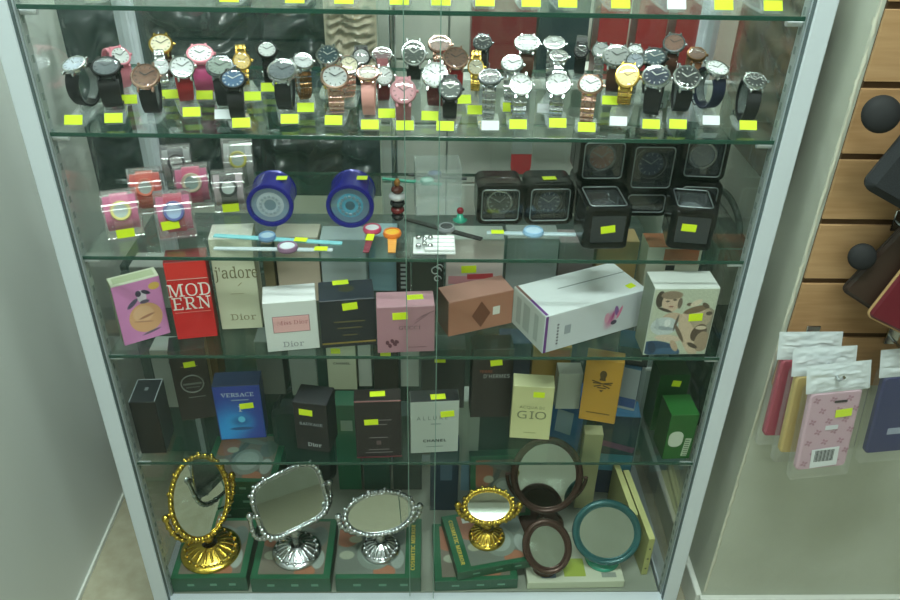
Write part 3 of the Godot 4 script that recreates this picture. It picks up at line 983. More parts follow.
# ---------------------------------------------------------------- the room
func build_room() -> void:
	var wall := mt("cream_wall", hexc("bcc1b4"), 0.85)
	wall.albedo_texture = noise_tex(3, 0.006, hexc("f2f2ee"), hexc("ffffff"))
	wall.uv1_triplanar = true
	wall.uv1_world_triplanar = true
	wall.uv1_scale = Vector3(1.2, 1.2, 1.2)
	wall.heightmap_enabled = false
	wall.normal_enabled = true
	wall.normal_texture = noise_tex(5, 0.03, Color.BLACK, Color.WHITE, 512, 4, true, 2.0)
	wall.normal_scale = 0.25
	var white := mt("white_panel", hexc("cdd2ce"), 0.3)
	var flo := mt("floor_tile", hexc("aba894"), 0.35)
	flo.albedo_texture = noise_tex(11, 0.02, hexc("e6e2da"), hexc("ffffff"))
	flo.uv1_triplanar = true
	flo.uv1_world_triplanar = true
	flo.uv1_scale = Vector3(2, 2, 2)
	var st := new_st()
	cbox(st, Vector3(0.9, -0.05, 1.2), Vector3(5.0, 0.1, 6.2), 0.0)
	struct("floor", st, flo)
	st = new_st()
	cbox(st, Vector3(0.9, 2.84, 1.2), Vector3(5.0, 0.1, 6.2), 0.0)
	struct("ceiling", st, mt("ceiling_white", hexc("d6d2c2"), 0.9))
	# tall white side of the neighbouring unit, running towards the viewer
	st = new_st()
	cbox(st, Vector3(-0.735, 1.395, 1.2), Vector3(0.05, 2.79, 6.2), 0.0)
	struct("wall_left", st, white)
	st = new_st()
	cbox(st, Vector3(-0.7075, 0.006, 1.2), Vector3(0.005, 0.012, 6.2), 0.001)
	struct("baseboard_left", st, mt("white_trim", hexc("d3d6cf"), 0.4))
	# pillar with the slat boards
	st = new_st()
	cbox(st, Vector3(1.49, 1.395, -0.85), Vector3(1.82, 2.79, 1.7), 0.0)
	struct("wall_right", st, wall)
	st = new_st()
	cbox(st, Vector3(0.574, 0.035, -0.85), Vector3(0.012, 0.07, 1.7), 0.002)
	cbox(st, Vector3(1.49, 0.035, 0.006), Vector3(1.83, 0.07, 0.012), 0.002)
	struct("baseboard_right", st, mt("white_trim", hexc("d3d6cf"), 0.4))
	# chipped plaster along the pillar's corner
	st = new_st()
	var p := []
	var r := []
	var g := FastNoiseLite.new()
	g.seed = 4
	g.frequency = 30.0
	for k in 121:
		var y := 0.08 + 1.5 * k / 120.0
		p.append(Vector3(0.5835 + g.get_noise_1d(y) * 0.0025, y, -0.0015 + g.get_noise_1d(y + 9.0) * 0.002))
		r.append(0.0022 + absf(g.get_noise_1d(y * 1.7 + 3.0)) * 0.0035)
	tube(st, p, r, 6)
	struct("trim_1", st, mt("chipped_plaster", hexc("c9c9b8"), 0.9))
	st = new_st()
	cbox(st, Vector3(3.35, 1.395, 1.2), Vector3(0.1, 2.79, 6.2), 0.0)
	struct("wall_side", st, wall)
	st = new_st()
	cbox(st, Vector3(0.9, 1.395, 4.35), Vector3(5.0, 2.79, 0.1), 0.0)
	struct("wall_front", st, wall)
	st = new_st()
	cbox(st, Vector3(0.9, 1.395, -1.85), Vector3(5.0, 2.79, 0.1), 0.0)
	struct("wall_back", st, wall)

# ---------------------------------------------------------------- the cabinet: posts, panes, shelves, pegs
func build_cabinet() -> void:
	var alu := mt("satin_aluminium", hexc("d2dbe2"), 0.4, 0.1)
	var o := thing("display_cabinet", "tall glass display cabinet with aluminium posts, full of watches and perfume", "cabinet")
	for sx in [-1, 1]:
		var st := new_st()
		cbox(st, Vector3(sx * 0.5125, 1.08, -0.007), Vector3(0.028, 2.16, 0.03), 0.002)
		var p := part(o, "front_post", st, alu)
		st = new_st()
		cbox(st, Vector3(sx * 0.4975, 1.08, 0.0035), Vector3(0.002, 2.05, 0.007), 0.0005)
		part(p, "gasket", st, mt("grey_gasket", hexc("59686b"), 0.6))
		st = new_st()
		cbox(st, Vector3(sx * 0.510, 1.08, -0.40), Vector3(0.026, 2.16, 0.026), 0.002)
		cbox(st, Vector3(sx * 0.494, 1.08, -0.395), Vector3(0.008, 2.16, 0.012), 0.001)
		part(o, "rear_post", st, alu)
		# slotted strip for the shelf pegs
		st = new_st()
		cbox(st, Vector3(sx * 0.4965, 1.08, -0.014), Vector3(0.003, 2.04, 0.014), 0.0004)
		var strip := part(o, "slotted_strip", st, mt("strip_metal", hexc("a9b3b2"), 0.4, 0.5))
		st = new_st()
		for k in 80:
			cbox(st, Vector3(sx * 0.4948, 0.09 + k * 0.025, -0.014), Vector3(0.0008, 0.010, 0.005), 0.0)
		part(strip, "slots", st, mt("slot_dark", hexc("76837f"), 0.7))
		st = new_st()
		cbox(st, Vector3(sx * 0.504, 1.08, -0.205), Vector3(0.005, 2.03, 0.36), 0.0)
		part(o, "side_pane", st, pane_mat("side_glass", Color(0.40, 0.56, 0.50), 0.05))
	# two sliding doors that overlap in the middle
	var door := [[-0.496, 0.031, 0.0052], [-0.016, 0.496, -0.0005]]
	for d in door:
		var st := new_st()
		cbox(st, Vector3((d[0] + d[1]) * 0.5, 1.08, d[2]), Vector3(d[1] - d[0], 2.02, 0.0036), 0.0)
		var dp := part(o, "sliding_door", st, pane_mat("door_glass", Color(0.30, 0.50, 0.43), 0.010))
		st = new_st()
		var ex: float = d[1] if d[2] > 0.003 else d[0]
		cbox(st, Vector3(ex, 1.08, d[2]), Vector3(0.0012, 2.02, 0.0042), 0.0)
		(dp.material_override as StandardMaterial3D).metallic_specular = 0.22
		part(dp, "cut_edge", st, mt("cut_glass_edge", hexc("6f8f84"), 0.3))
	var st2 := new_st()
	cbox(st2, Vector3(0, 1.08, -0.402), Vector3(0.99, 2.02, 0.004), 0.0)
	part(o, "rear_pane", st2, pane_mat("side_glass", Color(0.40, 0.56, 0.50), 0.05))
	for y in [0.0325, 2.145]:
		st2 = new_st()
		for z in [0.0, -0.40]:
			cbox(st2, Vector3(0, y, z), Vector3(1.0, 0.06 if y < 1.0 else 0.03, 0.028), 0.002)
		for sx in [-1, 1]:
			cbox(st2, Vector3(sx * 0.512, y, -0.2), Vector3(0.024, 0.06 if y < 1.0 else 0.03, 0.37), 0.002)
		part(o, "rail", st2, alu)
	st2 = new_st()
	cbox(st2, Vector3(0, 0.0518, -0.2), Vector3(0.986, 0.024, 0.372), 0.0)
	part(o, "deck", st2, mt("deck_board", hexc("868e80"), 0.5))
	st2 = new_st()
	cbox(st2, Vector3(0, 2.17, -0.2), Vector3(1.05, 0.02, 0.44), 0.002)
	part(o, "roof_board", st2, mt("deck_board", hexc("868e80"), 0.5))
	for k in 5:
		var y: float = FLOOR_TO_SHELF[k] - 0.0007
		var zf := -0.0045
		var zb := -0.315
		var st := new_st()
		cbox(st, Vector3(0, y - 0.003, (zf + zb) * 0.5), Vector3(0.986, 0.006, zf - zb), 0.0)
		var s := part(o, "glass_shelf", st, pane_mat("shelf_glass", Color(0.20, 0.50, 0.40), 0.040))
		(s.material_override as StandardMaterial3D).metallic_specular = 0.38
		st = new_st()
		cbox(st, Vector3(0, y - 0.003, zf + 0.0008), Vector3(0.988, 0.0058, 0.0014), 0.0003)
		part(s, "front_edge", st, mt("green_glass_edge", hexc("24493d"), 0.15))
		st = new_st()
		cbox(st, Vector3(0, y - 0.003, zb - 0.0006), Vector3(0.988, 0.0058, 0.001), 0.0002)
		part(s, "rear_edge", st, mt("green_glass_edge", hexc("24493d"), 0.15))
		for sx in [-1, 1]:
			for z in [-0.0125, -0.29]:
				st = new_st()
				tube(st, [Vector3(sx * 0.4945, y - 0.0105, z), Vector3(sx * 0.474, y - 0.0105, z)], 0.0042, 10)
				part(s, "peg", st, mt("bright_steel", hexc("dfe4e6"), 0.3, 0.5))

# ---------------------------------------------------------------- slat wall and what hangs on it
func wood_mat(k: int) -> StandardMaterial3D:
	var key := "slat_wood_%d" % k
	if M.has(key):
		return M[key]
	var m := mt(key, [hexc("b9946c"), hexc("b58f67"), hexc("bd9870")][k], 0.45)
	m.albedo_texture = noise_tex(20 + k, 0.02, hexc("e6ded4"), hexc("ffffff"), 512, 5)
	m.uv1_triplanar = true
	m.uv1_world_triplanar = true
	m.uv1_scale = Vector3(0.7, 9.0, 4.0)
	return m

func build_slat_wall() -> void:
	var o := thing("slat_wall_panel", "beech slat wall panel with dark horizontal grooves on the cream pillar", "panel", Vector3(1.2, 0.623, 0.0))
	var st := new_st()
	cbox(st, Vector3(0, 0.95, 0.0022), Vector3(1.222, 1.9, 0.0044), 0.0)
	part(o, "groove_backing", st, mt("groove_brown", hexc("4f3820"), 0.8))
	for k in 19:
		st = new_st()
		var y0 := 0.0 if k == 0 else k * 0.1007 + 0.0057
		var y1 := (k + 1) * 0.1007 - 0.005 + 0.001
		cbox(st, Vector3(0, (y0 + y1) * 0.5, 0.0069), Vector3(1.226, y1 - y0, 0.0046), 0.0006)
		part(o, "plank", st, wood_mat(k % 3))
	# chrome prong and its goods
	var chrome := mt("chrome", hexc("cfd3d6"), 0.15, 1.0)
	for h in [["chrome display hook carrying the bagged phone cases", Vector3(0.624, 0.722, 0.0098), 0.11], ["chrome display hook carrying the leather cases", Vector3(0.70, 0.925, 0.0098), 0.10], ["chrome display hook carrying the dark fabric pouch", Vector3(0.668, 1.125, 0.0098), 0.10], ["chrome display hook carrying the navy bagged case", Vector3(0.755, 0.722, 0.0098), 0.09]]:
		var q := thing("display_hook", h[0], "hook", h[1], 0.0, "chrome hooks on the slat wall")
		st = new_st()
		cbox(st, Vector3(0, 0.006, 0.002), Vector3(0.022, 0.034, 0.004), 0.001)
		part(q, "back_plate", st, chrome)
		st = new_st()
		tube(st, [Vector3(0, 0, 0.003), Vector3(0, 0, h[2]), Vector3(0, 0.012, h[2] + 0.008)], 0.0026, 8)
		part(q, "prong", st, chrome)
	phone_case("lilac flowered phone case in clear bag with barcode and yellow tag", Vector3(0.634, 0.624, 0.116), 5.0, hexc("c6a5b4"), true, 0)
	phone_case("mustard phone case in clear bag behind the lilac one", Vector3(0.621, 0.630, 0.085), 3.0, hexc("b9a262"), false, 1)
	phone_case("crimson phone case in clear bag rearmost on the hook", Vector3(0.607, 0.636, 0.054), 1.0, hexc("9c3c50"), false, 2)
	phone_case("navy blue phone case in clear bag", Vector3(0.758, 0.630, 0.085), 4.0, hexc("232a5e"), false, 3)
	# leather cases fanned on the middle hook
	var L := [["burgundy leather case with tan edge on the slat wall", Vector3(0.733, 0.868, 0.092), hexc("5e1522"), 19.0, 0.105, 0.16], ["dark brown leather case behind the burgundy one", Vector3(0.694, 0.878, 0.055), hexc("33241c"), 26.0, 0.075, 0.14]]
	for q in L:
		var c := thing("leather_case", q[0], "case", q[1], 0.0, "leather cases on the slat wall")
		c.rotation_degrees = Vector3(-8, -18, -q[3])
		st = new_st()
		slab(st, q[4], q[5], 0.014, 0.008, 0.004)
		part(c, "cover", st, mt("leather_" + q[2].to_html(), q[2], 0.4))
		st = new_st()
		var pth := []
		for pt in round_rect(q[4] + 0.001, q[5] + 0.001, 0.008):
			pth.append(Vector3(pt.x, pt.y, 0.0))
		tube(st, pth, 0.0026, 6, true)
		part(c, "edge_binding", st, mt("tan_edge", hexc("a98a5e"), 0.5) if q[4] > 0.1 else mt("brown_edge", hexc("2a1d16"), 0.5))
	# black padded discs
	for q in [["black padded disc above the dark pouch", Vector3(0.592, 1.107, 0.062), 0.024], ["black padded disc beside the leather cases", Vector3(0.637, 0.893, 0.052), 0.0195]]:
		var c := thing("padded_disc", q[0], "knob", q[1], 0.0, "black padded discs on the slat wall")
		c.rotation_degrees = Vector3(-20, -15, 0)
		st = new_st()
		var pr := []
		for k in 13:
			var a := -PI / 2 + PI * k / 12.0
			pr.append(V(cos(a) * q[2], sin(a) * q[2] * 0.45))
		lathe(st, pr, 28, Transform3D(Basis(Vector3.RIGHT, PI / 2), Vector3.ZERO), false)
		part(c, "pad", st, mt("black_foam", hexc("131517"), 0.75))
		st = new_st()
		tube(st, [Vector3(0, 0, -0.01), Vector3(0.004, -0.004, -0.036)], 0.006, 8)
		part(c, "neck", st, mt("black_foam", hexc("131517"), 0.75))
	var pc := thing("fabric_pouch", "dark charcoal fabric pouch hanging on the slat wall", "pouch", Vector3(0.672, 1.055, 0.075))
	pc.rotation_degrees = Vector3(-6, -14, -24)
	st = new_st()
	slab(st, 0.105, 0.15, 0.03, 0.014, 0.011)
	var fab := mt("charcoal_fabric", hexc("2c3034"), 0.85)
	fab.albedo_texture = noise_tex(41, 0.12, hexc("9a9a9a"), hexc("ffffff"), 256, 3)
	fab.uv1_triplanar = true
	fab.uv1_scale = Vector3(14, 14, 14)
	part(pc, "pouch_body", st, fab)
	st = new_st()
	tube(st, [Vector3(-0.04, 0.07, 0.002), Vector3(-0.015, 0.088, 0.0), Vector3(0.01, 0.09, 0.0), Vector3(0.03, 0.074, 0.002)], 0.0035, 6)
	part(pc, "loop", st, mt("black_foam", hexc("131517"), 0.75))

func phone_case(label: String, at: Vector3, turn: float, col: Color, decorated: bool, k: int) -> void:
	var o := thing("phone_case", label, "phone case", at, 0.0, "bagged phone cases on hooks")
	o.rotation_degrees = Vector3(-5, turn, 3 - 1.5 * (k % 3))
	var st := new_st()
	slab(st, 0.082, 0.148, 0.013, 0.008, 0.003)
	part(o, "cover", st, mt("case_" + col.to_html(), col, 0.5))
	if decorated:
		st = new_st()
		for j in 7:
			for i in 3:
				var c := Vector3(-0.026 + i * 0.026 + (0.008 if j % 2 else -0.004), -0.06 + j * 0.02, 0.0069)
				for a in 4:
					var q := c + Vector3(cos(a * PI / 2 + 0.4), sin(a * PI / 2 + 0.4), 0) * 0.0035
					plate(st, oval(0.0026, 0.0018, 8), 0.0004, Transform3D(Basis(Vector3.BACK, a * PI / 2 + 0.4), q))
		part(o, "printed_flowers", st, mt("flower_print", hexc("a9808f"), 0.5))
		patch(o, "barcode_label", 0.044, 0.036, hexc("dfe4e6"), Transform3D(Basis(Vector3.BACK, 0.05), Vector3(0.001, -0.05, 0.0075)), 0.0004, 0.5)
		st = new_st()
		for i in 16:
			cbox(st, Vector3(-0.0155 + i * 0.002, -0.046, 0.0082), Vector3(0.0006 + 0.0008 * ((i * 7) % 3) * 0.5, 0.022, 0.0003), 0.0)
		part(o, "bars", st, mt("ink_black", hexc("22262a"), 0.5))
		sticker(o, Transform3D(Basis(Vector3.BACK, 0.05), Vector3(0.016, 0.034, 0.0078)), false, 0.026, 0.014)
		patch(o, "white_sticker", 0.02, 0.008, hexc("d8dadf"), Transform3D(Basis.IDENTITY, Vector3(0.002, 0.008, 0.0075)), 0.0003, 0.5)
		patch(o, "mustache_print", 0.02, 0.004, hexc("2a2226"), Transform3D(Basis.IDENTITY, Vector3(0.008, 0.056, 0.0075)), 0.0003, 0.5)
	if k == 3:
		patch(o, "window_slot", 0.03, 0.03, hexc("0e1020"), Transform3D(Basis.IDENTITY, Vector3(0.018, 0.03, 0.0072)), 0.0004, 0.3)
		patch(o, "silver_bar", 0.052, 0.012, hexc("9aa3b8"), Transform3D(Basis.IDENTITY, Vector3(0.012, -0.03, 0.0072)), 0.0004, 0.3)
	# clear bag with its white header
	st = new_st()
	slab(st, 0.098, 0.176, 0.021, 0.006, 0.005, Transform3D(Basis.IDENTITY, Vector3(0, -0.004, 0)))
	part(o, "clear_bag", st, pane_mat("bag_film", Color(0.9, 0.93, 0.93), 0.04, 0.12))
	st = new_st()
	wavy_panel(st, 0.1, 0.045, 2, 0.0012, 60 + k, 0.002)
	var hd := part(o, "white_header", st, pane_mat("header_film", Color(0.84, 0.87, 0.88), 0.6, 0.22))
	hd.position = Vector3(0, 0.074, 0.006)
	hd.rotation_degrees.x = -14

# ---------------------------------------------------------------- what stands behind the cabinet
func build_backdrop() -> void:
	hanging_bag("crumpled black bag hung behind the cabinet beside the white drawers", Vector3(-0.22, 0.66, -0.62), 0.26, 0.52, hexc("22262b"), 9, 1, 0.0, 0.032)
	hanging_bag("crumpled black bag hung behind the cabinet at middle left", Vector3(-0.45, 0.62, -0.66), 0.26, 0.56, hexc("25292d"), 8, 2, 0.0, 0.032)
	hanging_bag("dark grey bag hung at the cabinet's far side near the white unit", Vector3(-0.61, 0.70, -0.55), 0.16, 0.4, hexc("3a4144"), 6, 3)
	hanging_bag("pale pleated fabric bag hung behind the cabinet", Vector3(-0.135, 0.93, -0.54), 0.10, 0.22, hexc("bfb39e"), 12, 4)
	hanging_bag("crinkled brown bag hung in the gap beside the pillar", Vector3(0.548, 0.93, -0.22), 0.30, 0.32, hexc("6e5f4c"), 7, 5, -90.0, 0.008)
	hanging_bag("dark green grey bag added to darken the gap beside the pillar", Vector3(0.548, 0.40, -0.24), 0.30, 0.42, hexc("3c463f"), 6, 6, -90.0, 0.008)  # made-up bag, put here to darken the gap
	# made-up dark cupboard, added to darken the view behind the lower shelves
	var cup := thing("added_dark_cupboard", "added slate cupboard darkening the view behind the cabinet's lower shelves", "cupboard", Vector3(-0.06, 0.0, -0.62))
	var cst := new_st()
	cbox(cst, Vector3(0, 0.275, 0), Vector3(1.2, 0.55, 0.26), 0.003)
	part(cup, "carcass", cst, mt("slate_board", hexc("3d4745"), 0.6))
	for i in 3:
		cst = new_st()
		cbox(cst, Vector3(-0.4 + i * 0.4, 0.275, 0.137), Vector3(0.392, 0.53, 0.014), 0.002)
		var cd := part(cup, "door", cst, mt("slate_door", hexc("46514e"), 0.5))
		cst = new_st()
		tube(cst, [Vector3(-0.25 + i * 0.4, 0.40, 0.155), Vector3(-0.25 + i * 0.4, 0.48, 0.155)], 0.005, 8)
		part(cd, "handle", cst, mt("chrome", hexc("cfd3d6"), 0.15, 1.0))
	# white drawer unit
	var o := thing("drawer_unit", "white drawer unit with thin dark joints behind the cabinet", "drawers", Vector3(0.22, 0.0, -0.80))
	var st := new_st()
	cbox(st, Vector3(0, 0.62, -0.1), Vector3(0.64, 1.24, 0.2), 0.002)
	part(o, "carcass", st, mt("joint_grey", hexc("8a918c"), 0.6))
	for i in 4:
		for j in 8:
			st = new_st()
			cbox(st, Vector3(-0.24 + i * 0.16, 0.085 + j * 0.152, 0.006), Vector3(0.156, 0.147, 0.014), 0.002)
			part(o, "drawer", st, mt("drawer_white", hexc("d3d6cc"), 0.5))
	# red boxes and the red hanging tag in front of the drawers
	var reds := [[0.165, 0.98, 0.13, 0.16, "7c1420", "dark red box standing behind the watches"], [0.385, 0.97, 0.06, 0.17, "a31724", "red box standing behind the watches, beside dark boxes"], [0.462, 0.97, 0.06, 0.17, "a31724", "second red box standing behind the watches"], [0.535, 0.97, 0.05, 0.17, "a31724", "third red box standing behind the watches"]]
	for r in reds:
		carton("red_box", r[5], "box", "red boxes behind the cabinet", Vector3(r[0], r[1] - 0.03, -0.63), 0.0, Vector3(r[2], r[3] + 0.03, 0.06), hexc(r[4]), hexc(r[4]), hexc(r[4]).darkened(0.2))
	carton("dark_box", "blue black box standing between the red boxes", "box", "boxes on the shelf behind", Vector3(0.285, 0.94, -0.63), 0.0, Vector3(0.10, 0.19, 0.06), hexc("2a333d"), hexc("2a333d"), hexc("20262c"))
	var sh := thing("rear_ledge", "narrow white ledge carrying red boxes behind the cabinet", "shelf", Vector3(0.33, 0.92, -0.66))
	st = new_st()
	cbox(st, Vector3(0, 0.01, 0), Vector3(0.5, 0.02, 0.14), 0.002)
	part(sh, "board", st, mt("drawer_white", hexc("d3d6cc"), 0.5))
	for s in [-1, 1]:
		st = new_st()
		cbox(st, Vector3(s * 0.2, -0.03, -0.035), Vector3(0.012, 0.06, 0.07), 0.001)
		part(sh, "bracket", st, mt("satin_aluminium", hexc("d2dbe2"), 0.4, 0.1))
	var tg := thing("hanging_tag", "red tongue shaped tag with grey top hanging behind the watches", "tag", Vector3(0.217, 0.729, -0.585))
	st = new_st()
	var out := PackedVector2Array()
	for k in 13:
		var a := PI + PI * k / 12.0
		out.append(Vector2(cos(a) * 0.022, 0.022 + sin(a) * 0.022))
	out.append(Vector2(0.022, 0.05))
	out.append(Vector2(-0.022, 0.05))
	plate(st, out, 0.004)
	part(tg, "red_tongue", st, mt("tag_red", hexc("b32330"), 0.4))
	st = new_st()
	cbox(st, Vector3(0, 0.12, -0.002), Vector3(0.044, 0.14, 0.004), 0.001)
	part(tg, "grey_top", st, mt("tag_grey", hexc("8b918c"), 0.5))
	var rl := thing("hanging_rail", "steel rail the bags hang from behind the cabinet", "rail", Vector3(-0.36, 1.245, -0.64))
	st = new_st()
	tube(st, [Vector3(-0.35, 0, 0), Vector3(0.3, 0, 0)], 0.008, 10)
	part(rl, "bar", st, mt("chrome", hexc("cfd3d6"), 0.15, 1.0))
	st = new_st()
	tube(st, [Vector3(0.3, 0, 0), Vector3(0.3, -0.694, 0)], 0.008, 10)
	part(rl, "upright", st, mt("chrome", hexc("cfd3d6"), 0.15, 1.0))

# ---------------------------------------------------------------- the watch shelf
func build_watches() -> void:
	var Y: float = FLOOR_TO_SHELF[1]
	for r in WATCHES:
		watch(r[0], "watches on the watch shelf", Vector3(r[1], Y, r[2]), r[3], r[4], r[5], r[6], r[7], r[8], r[9], 0.0354 + r[13])
		stand("clear stand holding the " + (r[0] as String), "clear watch stands", Vector3(r[1], Y, r[2]), r[3], 0.0354 + r[13], r[10], Vector2(r[11], r[12]))
	# feet of the stands on the shelf above, cut by the picture's upper edge
	Y = FLOOR_TO_SHELF[0]
	var looks := [["rose", "cream", "L", "brown"], ["silver", "white", "M", "silver"], ["black", "dark", "L", "black"], ["gold", "white", "M", "gold"], ["silver", "navy", "L", "navy"], ["silver", "grey", "M", "silver"]]
	var k := 0
	for q in TOP_TAGS:
		var lk: Array = looks[k % 6]
		var pos := Vector3(q[0], Y, -0.085 - 0.006 * (k % 3))
		watch("watch on the top shelf, " + q[2], "watches on the top shelf", pos, (k * 37 % 21) - 10.0, 45.0, 0.034, lk[0], lk[1], lk[2], lk[3], 0.0354)
		stand("clear stand on the top shelf, " + q[2], "clear watch stands", pos, (k * 37 % 21) - 10.0, 0.0354, q[1], Vector2(0.0, -0.0125 - pos.z))
		k += 1

# ---------------------------------------------------------------- children's watches, tins, toys, watch boxes
func build_second_shelf() -> void:
	var Y: float = FLOOR_TO_SHELF[2]
	blister("pink child watch with yellow rim in clear box, nearest the slotted post", Vector3(-0.455, Y, -0.083), 20, Vector3(0.052, 0.070, 0.052), hexc("cc5f90"), hexc("e07fa4"), hexc("e3d98a"), hexc("b8c6c4"), [0.0, 0.010, 0.0])
	blister("pink child watch with blue rim in clear box above the red carton", Vector3(-0.374, Y, -0.083), 16, Vector3(0.054, 0.070, 0.052), hexc("bb4a7c"), hexc("b8264e"), hexc("5c63a0"), hexc("9fb4d0"), [-0.008, 0.026, 4.0])
	blister("orange red child watch in clear box at second row", Vector3(-0.440, Y, -0.162), 16, Vector3(0.050, 0.072, 0.048), hexc("d8483c"), hexc("e6553c"), hexc("e57a62"), hexc("a9b5b0"), [])
	blister("rose child watch in clear box behind the blue rimmed one", Vector3(-0.372, Y, -0.185), 14, Vector3(0.054, 0.070, 0.050), hexc("c04a7e"), hexc("d04474"), hexc("c9b9a0"), hexc("93a8a4"), [])
	blister("grey child watch in clear box at the very back", Vector3(-0.418, Y, -0.266), 14, Vector3(0.050, 0.070, 0.045), hexc("9aa0a0"), hexc("4a4d50"), hexc("3a3d40"), hexc("c3ccca"), [])
	blister("green and black child watch in clear box beside the blue tin", Vector3(-0.310, Y, -0.172), 12, Vector3(0.050, 0.066, 0.048), hexc("b7a9ae"), hexc("3c4440"), hexc("2a3430"), hexc("c7d2ce"), [0.0, 0.010, 0.0])
	blister("pale child watch in clear box, tallest beside the blue tin", Vector3(-0.305, Y, -0.240), 10, Vector3(0.050, 0.098, 0.048), hexc("a9b0ac"), hexc("7c8a80"), hexc("c6c15a"), hexc("b4c4bc"), [])
	round_tin("blue round tin with grey ring inside, near the pink boxes", Vector3(-0.232, Y, -0.130), 2, 0.0365, 0.062, [[0.0, 0.8, "7f93a6"], [0.25, 0.58, "b9c4cc"], [0.0, 0.25, "6f8490"]], 0.0)
	round_tin("blue round tin with turquoise watch inside, near the toys", Vector3(-0.106, Y, -0.130), 0, 0.0375, 0.066, [[0.0, 0.8, "5f7f98"], [0.15, 0.55, "4fa3c4"], [0.0, 0.2, "2f5a70"]], 0.0)
	# flat watches along the front
	flat_watch("turquoise child watch laid flat with blue face", Vector3(-0.315, Y, -0.067), Vector3(-0.115, Y, -0.045), 0.42, hexc("7fc4cc"), hexc("6e90b4"), hexc("9fb8c8"), 0.013, 0.010, 0.68)
	flat_watch("pale grey child watch laid flat with mauve rimmed face", Vector3(-0.306, Y, -0.026), Vector3(-0.127, Y, -0.024), 0.62, hexc("b6c4c8"), hexc("8a6a84"), hexc("cdd6dc"), 0.015, 0.009, 0.9)
	flat_watch("dark red child watch laid end on with pink rimmed face", Vector3(-0.077, Y, -0.018), Vector3(-0.070, Y, -0.105), 0.78, hexc("7c2a3c"), hexc("c6486c"), hexc("d9dde0"), 0.014, 0.012, 0.5)
	flat_watch("orange toy watch laid end on, beside the little totem", Vector3(-0.038, Y, -0.018), Vector3(-0.040, Y, -0.09), 0.75, hexc("d99432"), hexc("dd7a2a"), hexc("e8b23c"), 0.014, 0.015)
	flat_watch("black leather watch laid across the clear box", Vector3(-0.021, Y + 0.0, -0.128), Vector3(0.10, Y, -0.062), 0.55, hexc("1b1d1e"), hexc("8d9296"), hexc("33383a"), 0.013, 0.011)
	flat_watch("pale blue child watch laid flat before the watch boxes", Vector3(0.109, Y, -0.083), Vector3(0.25, Y, -0.080), 0.52, hexc("b4c8cf"), hexc("8fb6d4"), hexc("b8d4e6"), 0.016, 0.010, 0.12)
	flat_watch("teal child watch laid flat at the shelf's rear", Vector3(-0.066, Y, -0.285), Vector3(0.04, Y, -0.262), 0.75, hexc("3f9a82"), hexc("4fae98"), hexc("a4d4c8"), 0.012, 0.009)
	flat_watch("navy watch laid flat at the shelf's rear", Vector3(-0.02, Y, -0.303), Vector3(0.085, Y, -0.288), 0.45, hexc("2c2f36"), hexc("2b3a63"), hexc("4a5f95"), 0.013, 0.009)
	var o := thing("totem_figure", "small totem of black red and silver beads beside the blue tin", "figurine", Vector3(-0.033, Y, -0.131))
	var cols := ["2b2c2e", "7c2a2c", "26282a", "c9ccce", "5c2a26", "a8763c"]
	for k in 6:
		var st := new_st()
		var y := k * 0.0118
		var r: float = [0.010, 0.011, 0.012, 0.014, 0.010, 0.005][k]
		lathe(st, [V(0, y), V(r * 0.7, y), V(r, y + 0.004), V(r * 0.95, y + 0.008), V(r * 0.5, y + 0.0118), V(0, y + 0.0118)], 16, Transform3D.IDENTITY, false)
		part(o, "segment", st, mt("totem_" + cols[k], hexc(cols[k]), 0.25))
	o = thing("clear_box", "empty clear acrylic box with small stands inside", "box", Vector3(0.031, Y, -0.175), 4.0)
	for w in [[Vector3(0, 0.002, 0), Vector3(0.074, 0.004, 0.06)], [Vector3(0, 0.04, -0.029), Vector3(0.074, 0.08, 0.002)], [Vector3(0, 0.04, 0.029), Vector3(0.074, 0.08, 0.002)], [Vector3(-0.036, 0.04, 0), Vector3(0.002, 0.08, 0.056)], [Vector3(0.036, 0.04, 0), Vector3(0.002, 0.08, 0.056)]]:
		var st := new_st()
		cbox(st, w[0], w[1], 0.0)
		part(o, "acrylic_wall", st, pane_mat("clear_plastic", Color(0.86, 0.92, 0.92), 0.14, 0.08))
	o = thing("jewellery_card", "white card rack of shiny small jewellery at the shelf front", "jewellery", Vector3(0.026, Y, -0.040))
	var s2 := new_st()
	cbox(s2, Vector3(0, 0.0015, 0), Vector3(0.064, 0.003, 0.05), 0.0005)
	part(o, "card", s2, mt("card_white", hexc("e6eaea"), 0.3))
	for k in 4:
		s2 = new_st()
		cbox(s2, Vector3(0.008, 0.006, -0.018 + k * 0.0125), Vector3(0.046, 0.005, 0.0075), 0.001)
		part(o, "painted_reflection", s2, mt("bar_white", hexc("f2f5f5"), 0.12))  # white stripes reflected in bracelets, built as pale bars
	for k in 6:
		s2 = new_st()
		bead(s2, Vector3(-0.024 + 0.009 * (k % 3), 0.0075 if k < 3 else 0.011, 0.012 - 0.02 * (k % 2)), 0.0045, 10)
		part(o, "bright_charm", s2, mt("metal_silver", hexc("c9ccce"), 0.18, 1.0))
	o = thing("ring_stand", "tiny teal dish with a red bead beside the watch boxes", "ornament", Vector3(0.068, Y, -0.125))
	s2 = new_st()
	lathe(s2, [V(0, 0), V(0.009, 0), V(0.012, 0.003), V(0.006, 0.006), V(0.004, 0.014), V(0, 0.014)], 16, Transform3D.IDENTITY, false)
	part(o, "dish", s2, mt("teal_gloss", hexc("3fae92"), 0.2))
	s2 = new_st()
	bead(s2, Vector3(0, 0.019, 0), 0.006, 12)
	part(o, "bead", s2, mt("bead_red", hexc("8a2230"), 0.2))
	# watch boxes
	watch_box("black watch box with dark grey watch, beside the clear box", Vector3(0.130, Y, -0.146), 2, Vector3(0.074, 0.068, 0.062), "dark", [])
